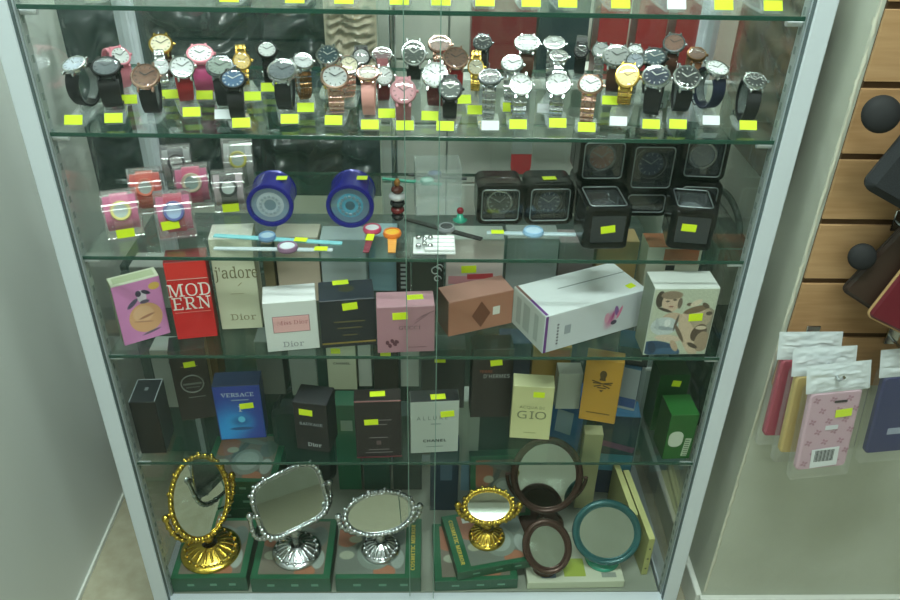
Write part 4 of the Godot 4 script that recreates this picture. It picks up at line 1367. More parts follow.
	watch_box("black watch box with navy watch and yellow sticker on its lid", Vector3(0.209, Y, -0.146), 3, Vector3(0.077, 0.070, 0.060), "navy", [["t", 0.0, -0.006, 4.0]])
	watch_box("black watch box lying window up with yellow sticker, in the middle", Vector3(0.288, Y + 0.0355, -0.034), 3, Vector3(0.071, 0.082, 0.071), "dark", [["b", 0.0, 0.0, 8.0]], -90.0)
	watch_box("black watch box lying window up with yellow sticker, nearest the pillar", Vector3(0.417, Y + 0.035, -0.034), -8, Vector3(0.068, 0.078, 0.070), "slate", [["b", -0.006, 0.004, -2.0]], -90.0)
	watch_box("lower black watch box behind the middle window up box", Vector3(0.292, Y, -0.168), 2, Vector3(0.076, 0.066, 0.072), "", [])
	watch_box("upper black watch box with bright bronze watch", Vector3(0.290, Y + 0.067, -0.168), 2, Vector3(0.078, 0.074, 0.070), "brown", [])
	watch_box("lower black watch box between the window up boxes at rear", Vector3(0.374, Y, -0.185), 0, Vector3(0.076, 0.046, 0.072), "", [])
	watch_box("upper black watch box with dark blue watch at rear", Vector3(0.374, Y + 0.047, -0.178), 0, Vector3(0.078, 0.084, 0.070), "navy", [])
	watch_box("lower black watch box nearest the side glass", Vector3(0.456, Y, -0.170), -4, Vector3(0.072, 0.068, 0.074), "", [])
	watch_box("upper black watch box with silver watch nearest the side glass", Vector3(0.455, Y + 0.069, -0.174), -4, Vector3(0.072, 0.074, 0.070), "slate", [])

# ---------------------------------------------------------------- cartons on the third shelf
func pcart(label: String, group: String, mid: Vector3, turn: float, size: Vector3, f: String, t: String, s: String, rough := 0.4, called := "perfume_box") -> Node3D:
	# mid: middle of the lower front edge
	var n := Vector3(sin(deg_to_rad(turn)), 0, cos(deg_to_rad(turn)))
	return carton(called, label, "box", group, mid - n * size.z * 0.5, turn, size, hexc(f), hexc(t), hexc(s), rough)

func build_perfume_upper() -> void:
	var Y: float = FLOOR_TO_SHELF[3]
	var G := "perfume boxes on the upper perfume shelf"
	var sz := Vector3(0.074, 0.112, 0.030)
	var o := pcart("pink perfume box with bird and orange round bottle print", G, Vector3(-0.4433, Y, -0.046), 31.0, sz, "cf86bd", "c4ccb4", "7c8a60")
	var art := paint(128, 184, hexc("cf86bd"), [
		["e", hexc("d9a67c"), Vector2(0.56, 0.62), Vector2(0.36, 0.25)], ["e", hexc("dfb48e"), Vector2(0.52, 0.55), Vector2(0.22, 0.14)], ["e", hexc("a9745c"), Vector2(0.58, 0.60), Vector2(0.17, 0.02), -12.0], ["e", hexc("b98468"), Vector2(0.5, 0.68), Vector2(0.2, 0.012), 14.0],
		["e", hexc("d8d0dc"), Vector2(0.56, 0.26), Vector2(0.10, 0.11)], ["e", hexc("4a4258"), Vector2(0.50, 0.20), Vector2(0.06, 0.05)], ["e", hexc("57506a"), Vector2(0.34, 0.34), Vector2(0.15, 0.035), -38.0], ["e", hexc("3c3648"), Vector2(0.66, 0.2), Vector2(0.10, 0.03), 30.0], ["e", hexc("5f5470"), Vector2(0.6, 0.35), Vector2(0.10, 0.03)],
		["e", hexc("d9b45c"), Vector2(0.86, 0.13), Vector2(0.12, 0.06)], ["e", hexc("6a5a70"), Vector2(0.62, 0.88), Vector2(0.2, 0.018), -10.0]], 3)
	picture(o, "printed_front", sz.x - 0.002, sz.y - 0.002, art, on_face(sz, "f", 0, 0))
	patch(o, "lid_panel", sz.x * 0.86, sz.z * 0.62, hexc("a8b592"), on_face(sz, "t", 0, 0), 0.0008)
	sz = Vector3(0.064, 0.146, 0.04)
	o = pcart("bright red perfume box with large white lettering", G, Vector3(-0.363, Y, -0.051), 10.0, sz, "c81f22", "7c1a20", "8c1418")
	lettering(o, "MOD", 0.0235, hexc("ece6e2"), on_face(sz, "f", 0.0005, 0.021), true, 0.89)
	lettering(o, "ERN", 0.0235, hexc("ece6e2"), on_face(sz, "f", 0.0, -0.004), true, 0.92)
	patch(o, "printed_line", sz.x - 0.002, 0.0012, hexc("e9b5ad"), on_face(sz, "f", 0, 0.041))
	patch(o, "printed_line", sz.x - 0.008, 0.0008, hexc("e58b84"), on_face(sz, "f", 0, -0.021))
	patch(o, "upper_band", sz.x - 0.002, 0.030, hexc("da2f2b"), on_face(sz, "f", 0, 0.057), 0.0002)
	sz = Vector3(0.067, 0.172, 0.05)
	o = pcart("tall ivory perfume box with thin gold script lettering", G, Vector3(-0.295, Y, -0.078), 5.0, sz, "c9cbb2", "dadcd0", "a9ac96")
	lettering(o, "j'adore", 0.021, hexc("6f6a4a"), on_face(sz, "f", 0.003, 0.024), true, 0.72)
	lettering(o, "Dior", 0.012, hexc("8a8568"), on_face(sz, "f", 0.004, -0.062), true, 1.2)
	patch(o, "printed_line", 0.022, 0.001, hexc("a5a285"), on_face(sz, "f", 0, -0.016))
	patch(o, "gold_loop", 0.009, 0.0012, hexc("8e8762"), on_face(sz, "f", 0.006, 0.002, 45.0))
	sz = Vector3(0.083, 0.094, 0.05)
	o = pcart("white perfume box with framed pink label", G, Vector3(-0.200, Y, -0.018), 9.0, sz, "ccd2ce", "e6eaea", "a8aeaa")
	patch(o, "label_border", 0.058, 0.031, hexc("8f6d72"), on_face(sz, "f", 0, 0.005), 0.0002)
	patch(o, "pink_label", 0.056, 0.029, hexc("dba9a9"), on_face(sz, "f", 0, 0.005), 0.0005)
	lettering(o, "Miss Dior", 0.0075, hexc("a8525e"), on_face(sz, "f", 0.002, 0.008), true, 1.05).position.z += 0.0003
	lettering(o, "Dior", 0.010, hexc("8d9294"), on_face(sz, "f", 0, -0.034), true, 1.15)
	sz = Vector3(0.088, 0.091, 0.058)
	o = pcart("blue black perfume box with gold line and yellow stickers", G, Vector3(-0.111, Y, -0.029), 8.0, sz, "20262c", "27303c", "171b20")
	patch(o, "gold_line", sz.x - 0.001, 0.003, hexc("a08a4c"), on_face(sz, "f", 0, -0.037), 0.0003, 0.3, 0.7)
	for q in [[0.050, 0.004], [0.040, -0.008], [0.024, -0.022]]:
		patch(o, "gold_text_line", q[0], 0.0022, hexc("5d5638"), on_face(sz, "f", 0.002, q[1]))
	sticker(o, on_face(sz, "f", 0.004, 0.033, 5.0), false, 0.024, 0.013)
	sticker(o, on_face(sz, "t", -0.008, 0.024, 3.0))
	var st := new_st()
	plate(st, oval(0.013, 0.010, 24), 0.0004, on_face(sz, "t", 0.0, 0.003) * Transform3D(Basis.IDENTITY, Vector3(0, 0, 0.0008)))
	part(o, "gold_oval", st, mt("oval_gold", hexc("4d4f3c"), 0.3, 0.4))
	sz = Vector3(0.092, 0.089, 0.044)
	o = pcart("dusty mauve perfume box with small dark flowers printed", G, Vector3(-0.018, Y, -0.0135), 4.0, sz, "a67a86", "b58a95", "8c6470")
	lettering(o, "GUCCI", 0.0065, hexc("6a4a56"), on_face(sz, "f", 0.006, 0.004), true, 1.3)
	st = new_st()
	for q in [[-0.03, -0.024], [-0.022, -0.021], [-0.018, -0.027], [-0.026, -0.03], [-0.015, -0.0225]]:
		plate(st, oval(0.0042, 0.003, 12), 0.0003, on_face(sz, "f", q[0], q[1], q[0] * 3000.0) * Transform3D(Basis.IDENTITY, Vector3(0, 0, 0.0003)))
	part(o, "printed_flowers", st, mt("flower_dark", hexc("5d3442"), 0.5))
	for q in [[0.028, 0.026, 30.0], [0.036, 0.031, 24.0], [0.024, 0.020, 38.0]]:
		patch(o, "printed_branch", 0.026, 0.0011, hexc("85606c"), on_face(sz, "f", q[0], q[1], q[2]))
	sticker(o, on_face(sz, "f", -0.009, 0.027, 2.0), false, 0.024, 0.013)
	sticker(o, on_face(sz, "t", 0.016, 0.004, 3.0))
	patch(o, "fine_print", 0.03, 0.0012, hexc("7d5662"), on_face(sz, "f", 0.018, -0.034))
	sz = Vector3(0.118, 0.068, 0.05)
	o = pcart("rose brown perfume box with dark diamond and small white sticker", G, Vector3(0.106, Y, -0.078), 21.0, sz, "a5715c", "ad8274", "6a4434", 0.3)
	var dia := PackedVector2Array([Vector2(0, 0.026), Vector2(0.017, 0), Vector2(0, -0.026), Vector2(-0.017, 0)])
	st = new_st()
	plate(st, dia, 0.0003, on_face(sz, "f", 0.0, -0.002) * Transform3D(Basis.IDENTITY, Vector3(0, 0, 0.0003)))
	part(o, "printed_diamond", st, mt("diamond_brown", hexc("6d3f2e"), 0.4))
	patch(o, "white_sticker", 0.013, 0.016, hexc("d6d6cc"), on_face(sz, "f", 0.028, 0.0))
	sz = Vector3(0.200, 0.073, 0.100)
	o = pcart("long white perfume box lying down with purple end strip", G, Vector3(0.294, Y, -0.053), 25.0, sz, "ccd2d6", "dde6e6", "b9c2bd")
	patch(o, "purple_strip", 0.005, sz.y - 0.002, hexc("6c3c84"), on_face(sz, "f", -0.0965, 0))
	patch(o, "purple_strip", 0.005, 0.05, hexc("6c3c84"), on_face(sz, "t", -0.0965, -0.024)).position.y += 0.0008
	patch(o, "brown_strip", 0.005, 0.046, hexc("7c6058"), on_face(sz, "t", -0.0965, 0.025)).position.y += 0.0008
	patch(o, "flap_seam", 0.135, 0.0012, hexc("7f8c8c"), on_face(sz, "t", 0.03, 0.012)).position.y += 0.0008
	for q in [[-0.03, 0.014], [-0.005, 0.02], [0.025, 0.012]]:
		patch(o, "grey_print", q[1], sz.y * 0.7, hexc("9fa9a4"), on_face(sz, "l", q[0], 0), 0.0002)
	for k in 7:
		patch(o, "grey_print_block", 0.0035, 0.003, hexc("6c6a74"), on_face(sz, "f", -0.074, 0.014 - k * 0.0062))
	patch(o, "grey_square", 0.012, 0.017, hexc("9ba3aa"), on_face(sz, "f", -0.055, 0.0))
	var blot := paint(96, 96, hexc("ccd2d6"), [["s", hexc("c9709a"), Vector2(0.4, 0.6), Vector2(0.3, 0.5), 20.0], ["s", hexc("a9407e"), Vector2(0.5, 0.45), Vector2(0.09, 0.3), 12.0], ["e", hexc("4a4258"), Vector2(0.56, 0.75), Vector2(0.12, 0.09)], ["e", hexc("8a5a9a"), Vector2(0.62, 0.3), Vector2(0.08, 0.2), -14.0], ["e", hexc("dba0b8"), Vector2(0.25, 0.5), Vector2(0.1, 0.2)], ["e", hexc("d77ba0"), Vector2(0.75, 0.4), Vector2(0.06, 0.25), 20.0]], 5)
	picture(o, "printed_blossom", 0.05, 0.05, blot, on_face(sz, "f", 0.035, 0.0))
	sticker(o, on_face(sz, "t", 0.08, -0.03, 10.0), false, 0.016, 0.012)
	sz = Vector3(0.104, 0.128, 0.052)
	o = pcart("large white perfume box with photo of figures on rocks", G, Vector3(0.420, Y, -0.010), 2.0, sz, "b9c2b4", "ccd3cd", "75806f")
	var ph := paint(160, 190, hexc("b4bda9"), [
		["e", hexc("8d8878"), Vector2(0.80, 0.55), Vector2(0.3, 0.3)], ["e", hexc("a89a84"), Vector2(0.75, 0.42), Vector2(0.22, 0.18)],
		["e", hexc("403a33"), Vector2(0.10, 0.14), Vector2(0.07, 0.12)], ["e", hexc("c4ae98"), Vector2(0.28, 0.18), Vector2(0.15, 0.15)], ["e", hexc("8a7a68"), Vector2(0.27, 0.08), Vector2(0.17, 0.06)], ["e", hexc("6b5f55"), Vector2(0.42, 0.2), Vector2(0.035, 0.08)],
		["e", hexc("c6b09a"), Vector2(0.55, 0.40), Vector2(0.32, 0.055), -22.0], ["e", hexc("b9a48e"), Vector2(0.35, 0.42), Vector2(0.16, 0.08)],
		["e", hexc("b9c4c4"), Vector2(0.24, 0.55), Vector2(0.22, 0.14)], ["e", hexc("8f9ba0"), Vector2(0.24, 0.58), Vector2(0.16, 0.03), 8.0], ["e", hexc("c9b8a4"), Vector2(0.34, 0.74), Vector2(0.22, 0.055), 6.0],
		["e", hexc("2f4a66"), Vector2(0.24, 0.92), Vector2(0.34, 0.13), 14.0], ["e", hexc("3f5f7c"), Vector2(0.34, 0.97), Vector2(0.2, 0.08)],
		["e", hexc("c2af97"), Vector2(0.66, 0.72), Vector2(0.12, 0.34), -24.0], ["e", hexc("5a4c40"), Vector2(0.82, 0.66), Vector2(0.12, 0.14), 20.0], ["e", hexc("75624f"), Vector2(0.70, 0.30), Vector2(0.20, 0.05), -16.0], ["e", hexc("4c4238"), Vector2(0.92, 0.36), Vector2(0.05, 0.03)], ["e", hexc("cdbfa8"), Vector2(0.84, 0.58), Vector2(0.09, 0.03)], ["e", hexc("63564a"), Vector2(0.58, 0.22), Vector2(0.05, 0.025)],
		["e", hexc("3f3831"), Vector2(0.20, 0.30), Vector2(0.12, 0.02), 20.0], ["e", hexc("4a423a"), Vector2(0.33, 0.15), Vector2(0.03, 0.012)], ["e", hexc("5b5048"), Vector2(0.22, 0.17), Vector2(0.03, 0.012)], ["e", hexc("8d5f56"), Vector2(0.29, 0.25), Vector2(0.035, 0.012)], ["e", hexc("57504a"), Vector2(0.42, 0.50), Vector2(0.02, 0.12), 8.0], ["e", hexc("a8b3b6"), Vector2(0.12, 0.52), Vector2(0.03, 0.10), -10.0], ["e", hexc("d3d8d6"), Vector2(0.28, 0.50), Vector2(0.05, 0.06)], ["e", hexc("6a5c4e"), Vector2(0.50, 0.66), Vector2(0.03, 0.16), -30.0], ["e", hexc("9c8a74"), Vector2(0.90, 0.80), Vector2(0.12, 0.16)], ["e", hexc("4d4339"), Vector2(0.76, 0.86), Vector2(0.10, 0.03), 30.0], ["e", hexc("d0c4ae"), Vector2(0.68, 0.20), Vector2(0.10, 0.04), -30.0], ["e", hexc("54493e"), Vector2(0.84, 0.24), Vector2(0.07, 0.03), 40.0], ["e", hexc("243a52"), Vector2(0.10, 0.88), Vector2(0.06, 0.10), -20.0], ["e", hexc("b39c84"), Vector2(0.46, 0.86), Vector2(0.05, 0.10), -30.0]], 9, 0.10)
	picture(o, "printed_photo", sz.x - 0.003, sz.y - 0.003, ph, on_face(sz, "f", 0, 0))
	sticker(o, on_face(sz, "f", 0.022, 0.010, 3.0) * Transform3D(Basis.IDENTITY, Vector3(0, 0, 0.0003)), false, 0.022, 0.014)
	# rear row
	var H := "perfume boxes in the rear row of the upper perfume shelf"
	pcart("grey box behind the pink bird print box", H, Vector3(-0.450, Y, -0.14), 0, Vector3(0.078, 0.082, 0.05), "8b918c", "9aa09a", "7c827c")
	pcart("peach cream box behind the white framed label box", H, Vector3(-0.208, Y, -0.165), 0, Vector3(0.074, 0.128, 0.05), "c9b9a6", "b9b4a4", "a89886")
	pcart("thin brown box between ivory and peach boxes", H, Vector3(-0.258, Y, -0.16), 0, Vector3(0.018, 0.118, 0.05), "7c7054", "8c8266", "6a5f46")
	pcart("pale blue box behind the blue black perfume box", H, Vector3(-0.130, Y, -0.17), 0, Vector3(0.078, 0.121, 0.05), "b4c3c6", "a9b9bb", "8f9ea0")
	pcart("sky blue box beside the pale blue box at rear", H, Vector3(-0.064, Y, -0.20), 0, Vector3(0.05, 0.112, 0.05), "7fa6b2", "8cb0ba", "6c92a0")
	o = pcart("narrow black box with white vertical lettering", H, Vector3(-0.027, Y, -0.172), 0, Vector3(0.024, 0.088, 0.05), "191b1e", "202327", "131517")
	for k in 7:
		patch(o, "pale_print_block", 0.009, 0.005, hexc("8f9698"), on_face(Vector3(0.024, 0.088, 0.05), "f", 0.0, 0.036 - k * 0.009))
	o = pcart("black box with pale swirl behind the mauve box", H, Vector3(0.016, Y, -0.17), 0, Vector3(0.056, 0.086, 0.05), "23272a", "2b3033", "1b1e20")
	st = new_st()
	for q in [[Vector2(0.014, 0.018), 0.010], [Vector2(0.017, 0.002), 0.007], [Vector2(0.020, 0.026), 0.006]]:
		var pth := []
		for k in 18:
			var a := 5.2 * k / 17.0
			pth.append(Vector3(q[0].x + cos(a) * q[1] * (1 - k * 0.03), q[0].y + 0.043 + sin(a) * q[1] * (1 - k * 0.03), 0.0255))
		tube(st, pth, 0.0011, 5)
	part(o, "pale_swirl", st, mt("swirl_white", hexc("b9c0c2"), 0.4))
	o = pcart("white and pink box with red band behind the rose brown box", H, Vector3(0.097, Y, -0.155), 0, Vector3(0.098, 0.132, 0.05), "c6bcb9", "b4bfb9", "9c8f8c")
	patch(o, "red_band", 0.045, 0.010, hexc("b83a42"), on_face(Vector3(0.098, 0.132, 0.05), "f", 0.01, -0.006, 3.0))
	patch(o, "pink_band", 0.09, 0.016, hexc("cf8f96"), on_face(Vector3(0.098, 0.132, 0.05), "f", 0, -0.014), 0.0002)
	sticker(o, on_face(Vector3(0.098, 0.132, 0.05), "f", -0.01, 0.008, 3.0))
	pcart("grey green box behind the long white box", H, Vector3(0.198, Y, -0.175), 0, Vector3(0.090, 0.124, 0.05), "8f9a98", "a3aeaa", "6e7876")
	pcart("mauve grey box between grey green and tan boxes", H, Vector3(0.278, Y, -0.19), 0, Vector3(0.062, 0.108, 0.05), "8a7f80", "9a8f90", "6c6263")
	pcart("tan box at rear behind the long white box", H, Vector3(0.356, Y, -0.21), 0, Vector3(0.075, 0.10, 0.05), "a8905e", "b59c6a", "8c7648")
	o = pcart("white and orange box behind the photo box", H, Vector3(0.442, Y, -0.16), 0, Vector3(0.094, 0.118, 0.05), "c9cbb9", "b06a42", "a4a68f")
	patch(o, "orange_panel", 0.06, 0.03, hexc("b8623c"), on_face(Vector3(0.094, 0.118, 0.05), "f", 0.012, 0.04))
	patch(o, "dark_cap", 0.016, 0.010, hexc("2c2e30"), on_face(Vector3(0.094, 0.118, 0.05), "f", -0.004, 0.018))

# ---------------------------------------------------------------- cartons on the fourth shelf
func build_perfume_lower() -> void:
	var Y: float = FLOOR_TO_SHELF[4]
	var G := "perfume boxes on the lower perfume shelf"
	var sz := Vector3(0.044, 0.118, 0.062)
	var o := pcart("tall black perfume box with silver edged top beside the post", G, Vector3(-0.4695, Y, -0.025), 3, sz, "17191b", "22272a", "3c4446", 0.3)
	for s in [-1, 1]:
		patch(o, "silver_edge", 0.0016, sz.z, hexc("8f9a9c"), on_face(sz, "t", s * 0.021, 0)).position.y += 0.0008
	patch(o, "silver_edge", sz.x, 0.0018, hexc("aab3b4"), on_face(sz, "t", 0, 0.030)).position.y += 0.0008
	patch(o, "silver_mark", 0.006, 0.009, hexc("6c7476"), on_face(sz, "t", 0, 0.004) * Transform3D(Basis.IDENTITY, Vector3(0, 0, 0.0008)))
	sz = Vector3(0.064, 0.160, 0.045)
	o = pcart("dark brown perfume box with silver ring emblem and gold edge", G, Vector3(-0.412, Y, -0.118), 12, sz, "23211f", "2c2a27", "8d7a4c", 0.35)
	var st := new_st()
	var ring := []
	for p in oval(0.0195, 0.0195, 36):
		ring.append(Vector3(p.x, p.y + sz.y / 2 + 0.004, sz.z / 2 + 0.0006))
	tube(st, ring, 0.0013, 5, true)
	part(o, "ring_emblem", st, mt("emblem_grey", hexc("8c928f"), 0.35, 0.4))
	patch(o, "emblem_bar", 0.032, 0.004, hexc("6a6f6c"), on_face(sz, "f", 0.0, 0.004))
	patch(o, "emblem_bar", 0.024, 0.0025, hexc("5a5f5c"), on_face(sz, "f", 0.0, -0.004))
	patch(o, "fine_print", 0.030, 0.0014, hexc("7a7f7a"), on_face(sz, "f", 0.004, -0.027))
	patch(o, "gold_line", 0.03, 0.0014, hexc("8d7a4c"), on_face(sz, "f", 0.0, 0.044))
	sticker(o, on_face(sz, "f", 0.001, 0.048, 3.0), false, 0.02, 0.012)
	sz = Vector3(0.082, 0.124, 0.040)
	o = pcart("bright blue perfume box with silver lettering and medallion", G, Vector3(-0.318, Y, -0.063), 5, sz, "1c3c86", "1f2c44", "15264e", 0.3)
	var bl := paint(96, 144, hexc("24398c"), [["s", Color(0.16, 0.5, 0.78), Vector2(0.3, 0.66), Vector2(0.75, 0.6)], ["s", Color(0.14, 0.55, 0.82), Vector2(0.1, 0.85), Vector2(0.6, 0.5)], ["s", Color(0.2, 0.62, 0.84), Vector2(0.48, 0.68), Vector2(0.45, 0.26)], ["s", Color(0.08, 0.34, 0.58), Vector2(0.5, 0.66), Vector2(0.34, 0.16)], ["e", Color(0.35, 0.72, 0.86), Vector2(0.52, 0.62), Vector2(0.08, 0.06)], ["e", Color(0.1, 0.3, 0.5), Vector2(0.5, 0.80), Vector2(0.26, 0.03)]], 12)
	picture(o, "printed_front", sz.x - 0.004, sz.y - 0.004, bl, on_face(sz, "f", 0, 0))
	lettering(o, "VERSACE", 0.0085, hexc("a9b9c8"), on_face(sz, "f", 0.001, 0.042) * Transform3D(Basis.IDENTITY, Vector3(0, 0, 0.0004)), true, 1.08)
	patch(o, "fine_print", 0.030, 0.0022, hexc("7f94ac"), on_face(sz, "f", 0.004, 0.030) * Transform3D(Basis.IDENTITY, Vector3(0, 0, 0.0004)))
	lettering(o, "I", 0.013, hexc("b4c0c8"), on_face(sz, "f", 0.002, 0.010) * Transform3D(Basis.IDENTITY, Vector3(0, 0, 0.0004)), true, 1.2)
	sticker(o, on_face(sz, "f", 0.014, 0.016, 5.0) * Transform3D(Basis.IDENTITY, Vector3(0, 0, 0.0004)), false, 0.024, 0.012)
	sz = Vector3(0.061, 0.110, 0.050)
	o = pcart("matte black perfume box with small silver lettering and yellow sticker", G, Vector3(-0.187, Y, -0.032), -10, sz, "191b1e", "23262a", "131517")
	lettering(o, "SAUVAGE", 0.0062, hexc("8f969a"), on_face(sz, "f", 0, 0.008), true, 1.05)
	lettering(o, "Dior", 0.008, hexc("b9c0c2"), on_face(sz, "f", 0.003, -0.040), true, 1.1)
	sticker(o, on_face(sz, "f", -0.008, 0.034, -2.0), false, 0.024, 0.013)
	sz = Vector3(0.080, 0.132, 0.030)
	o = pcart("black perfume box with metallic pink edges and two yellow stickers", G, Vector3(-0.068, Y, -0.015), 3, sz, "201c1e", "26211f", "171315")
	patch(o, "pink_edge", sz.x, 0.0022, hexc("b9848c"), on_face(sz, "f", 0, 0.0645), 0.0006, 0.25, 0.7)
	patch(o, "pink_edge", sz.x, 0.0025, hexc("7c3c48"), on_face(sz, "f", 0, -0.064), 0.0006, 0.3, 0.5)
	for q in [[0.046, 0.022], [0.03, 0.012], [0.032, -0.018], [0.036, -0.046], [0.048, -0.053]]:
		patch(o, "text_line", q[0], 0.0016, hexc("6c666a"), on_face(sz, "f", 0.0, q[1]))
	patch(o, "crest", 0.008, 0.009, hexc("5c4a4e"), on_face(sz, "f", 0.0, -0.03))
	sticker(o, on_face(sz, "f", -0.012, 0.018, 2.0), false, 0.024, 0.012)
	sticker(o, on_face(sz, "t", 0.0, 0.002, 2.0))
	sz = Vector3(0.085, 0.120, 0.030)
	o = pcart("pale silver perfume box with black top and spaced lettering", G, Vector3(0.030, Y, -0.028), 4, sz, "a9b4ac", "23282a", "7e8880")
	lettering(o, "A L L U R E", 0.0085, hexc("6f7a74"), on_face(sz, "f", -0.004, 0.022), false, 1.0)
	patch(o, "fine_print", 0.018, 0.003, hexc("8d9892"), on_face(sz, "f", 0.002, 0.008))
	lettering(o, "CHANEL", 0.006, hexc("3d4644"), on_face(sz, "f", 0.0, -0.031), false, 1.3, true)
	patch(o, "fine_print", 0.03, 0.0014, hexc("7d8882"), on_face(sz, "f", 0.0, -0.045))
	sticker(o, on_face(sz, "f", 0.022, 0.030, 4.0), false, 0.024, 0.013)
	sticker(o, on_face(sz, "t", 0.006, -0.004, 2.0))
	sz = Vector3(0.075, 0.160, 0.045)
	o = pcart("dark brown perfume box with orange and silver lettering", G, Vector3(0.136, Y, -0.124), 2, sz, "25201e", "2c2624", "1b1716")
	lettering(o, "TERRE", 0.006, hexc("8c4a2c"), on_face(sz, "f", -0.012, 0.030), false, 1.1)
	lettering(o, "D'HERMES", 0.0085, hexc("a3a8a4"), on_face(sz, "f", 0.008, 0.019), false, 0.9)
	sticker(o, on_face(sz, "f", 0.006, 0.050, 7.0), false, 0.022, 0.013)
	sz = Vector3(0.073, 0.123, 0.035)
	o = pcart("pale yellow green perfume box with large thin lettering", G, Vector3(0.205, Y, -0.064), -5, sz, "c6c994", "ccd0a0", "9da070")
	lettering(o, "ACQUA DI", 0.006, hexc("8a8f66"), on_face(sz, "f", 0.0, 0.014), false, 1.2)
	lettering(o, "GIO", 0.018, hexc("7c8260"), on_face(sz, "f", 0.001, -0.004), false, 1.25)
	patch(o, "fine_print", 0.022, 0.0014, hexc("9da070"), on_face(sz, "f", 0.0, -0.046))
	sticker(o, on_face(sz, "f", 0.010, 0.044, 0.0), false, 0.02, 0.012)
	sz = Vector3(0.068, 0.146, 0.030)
	o = pcart("gold perfume box with dark emblem figure", G, Vector3(0.338, Y, -0.112), -14, sz, "b58a2c", "c49a3c", "6a5230", 0.3)
	st = new_st()
	var fr := on_face(sz, "f", 0.0, 0.0) * Transform3D(Basis.IDENTITY, Vector3(0, 0, 0.0004))
	plate(st, oval(0.0065, 0.009, 16), 0.0003, fr * Transform3D(Basis.IDENTITY, Vector3(0, 0.040, 0)))
	plate(st, PackedVector2Array([Vector2(-0.004, 0.036), Vector2(0.004, 0.036), Vector2(0.006, 0.026), Vector2(-0.006, 0.026)]), 0.0003, fr)
	for q in [[-0.011, 0.022, 0.016, -14.0], [0.011, 0.022, 0.016, 14.0], [0.0, 0.019, 0.034, 0.0], [-0.008, 0.013, 0.014, 20.0], [0.008, 0.013, 0.014, -20.0], [0.0, 0.009, 0.016, 0.0]]:
		cbox(st, Vector3.ZERO, Vector3(q[2], 0.0024, 0.0003), 0.0, fr * Transform3D(Basis(Vector3.BACK, deg_to_rad(q[3])), Vector3(q[0], q[1], 0)))
	plate(st, PackedVector2Array([Vector2(-0.004, 0.004), Vector2(0.004, 0.004), Vector2(0, -0.001)]), 0.0003, fr)
	part(o, "emblem", st, mt("emblem_brown", hexc("4d3a14"), 0.4))
	patch(o, "fine_print", 0.044, 0.0022, hexc("6c5320"), on_face(sz, "f", 0.0, -0.052))
	# the corner by the pillar
	sz = Vector3(0.056, 0.110, 0.055)
	o = pcart("green box with white logo and barcode by the side glass", G, Vector3(0.464, Y, -0.012), 3, Vector3(0.050, 0.104, 0.055), "1f5a24", "24622a", "173f1a")
	sz = Vector3(0.050, 0.104, 0.055)
	st = new_st()
	plate(st, round_rect(0.026, 0.036, 0.012), 0.0003, on_face(sz, "f", -0.008, -0.004) * Transform3D(Basis.IDENTITY, Vector3(0, 0, 0.0003)))
	part(o, "white_logo", st, mt("logo_white", hexc("b9c4b4"), 0.5))
	patch(o, "barcode_label", 0.011, 0.042, hexc("a9b8a0"), on_face(sz, "f", 0.014, -0.024, -4.0))
	for k in 8:
		patch(o, "bar", 0.008, 0.0016, hexc("3f5a40"), on_face(sz, "f", 0.014, -0.042 + k * 0.005, -4.0) * Transform3D(Basis.IDENTITY, Vector3(0, 0, 0.0004)), 0.0002)
	o = pcart("dark green box with yellow green sticker behind the logo box", G, Vector3(0.462, Y, -0.088), 2, Vector3(0.056, 0.132, 0.05), "1b4a22", "1a3d20", "143518")
	sticker(o, on_face(Vector3(0.056, 0.132, 0.05), "f", 0.004, 0.046, -8.0), false, 0.016, 0.013)
	o = pcart("blue and white box standing behind the gold box", G, Vector3(0.392, Y, -0.150), -20, Vector3(0.052, 0.100, 0.05), "8f9ca0", "3a6a86", "24486a")
	patch(o, "blue_band", 0.050, 0.022, hexc("2b4f8a"), on_face(Vector3(0.052, 0.1, 0.05), "f", 0, -0.032))
	o = pcart("teal topped dark box resting on the blue and white box", G, Vector3(0.400, Y + 0.1008, -0.155), -14, Vector3(0.056, 0.042, 0.055), "262f33", "2a5f7c", "1c2428")
	patch(o, "pale_label", 0.022, 0.008, hexc("8a9488"), on_face(Vector3(0.056, 0.042, 0.055), "f", 0.006, -0.004))
	# rear row
	var H := "perfume boxes in the rear row of the lower perfume shelf"
	o = pcart("pale grey box with dark dot behind the tall black box", H, Vector3(-0.458, Y, -0.150), 0, Vector3(0.066, 0.135, 0.045), "9aa39c", "a8b0a9", "808980")
	st = new_st()
	plate(st, oval(0.010, 0.007, 18), 0.0003, on_face(Vector3(0.066, 0.135, 0.045), "f", 0.008, 0.040) * Transform3D(Basis.IDENTITY, Vector3(0, 0, 0.0003)))
	part(o, "dark_dot", st, mt("dot_dark", hexc("4a5654"), 0.5))
	o = pcart("olive brown box between the black and the ring emblem boxes", H, Vector3(-0.425, Y, -0.225), 0, Vector3(0.06, 0.12, 0.045), "6a5634", "7c663e", "54452a")
	sticker(o, on_face(Vector3(0.06, 0.12, 0.045), "f", -0.008, 0.02, 6.0), false, 0.018, 0.013)
	o = pcart("cream box with dark lettering behind the matte black box", H, Vector3(-0.150, Y, -0.205), 0, Vector3(0.056, 0.118, 0.05), "b4bda4", "bcc5ac", "98a18a")
	lettering(o, "CHANEL", 0.0052, hexc("4a5248"), on_face(Vector3(0.056, 0.118, 0.05), "f", 0.0, 0.006), false, 1.2, true)
	sticker(o, on_face(Vector3(0.056, 0.118, 0.05), "f", -0.010, 0.036, 0.0), false, 0.018, 0.012)
	pcart("white box in rear row beside the cream lettered box", H, Vector3(-0.106, Y, -0.215), 0, Vector3(0.026, 0.116, 0.05), "a9b4aa", "b4bfb4", "8d978e")
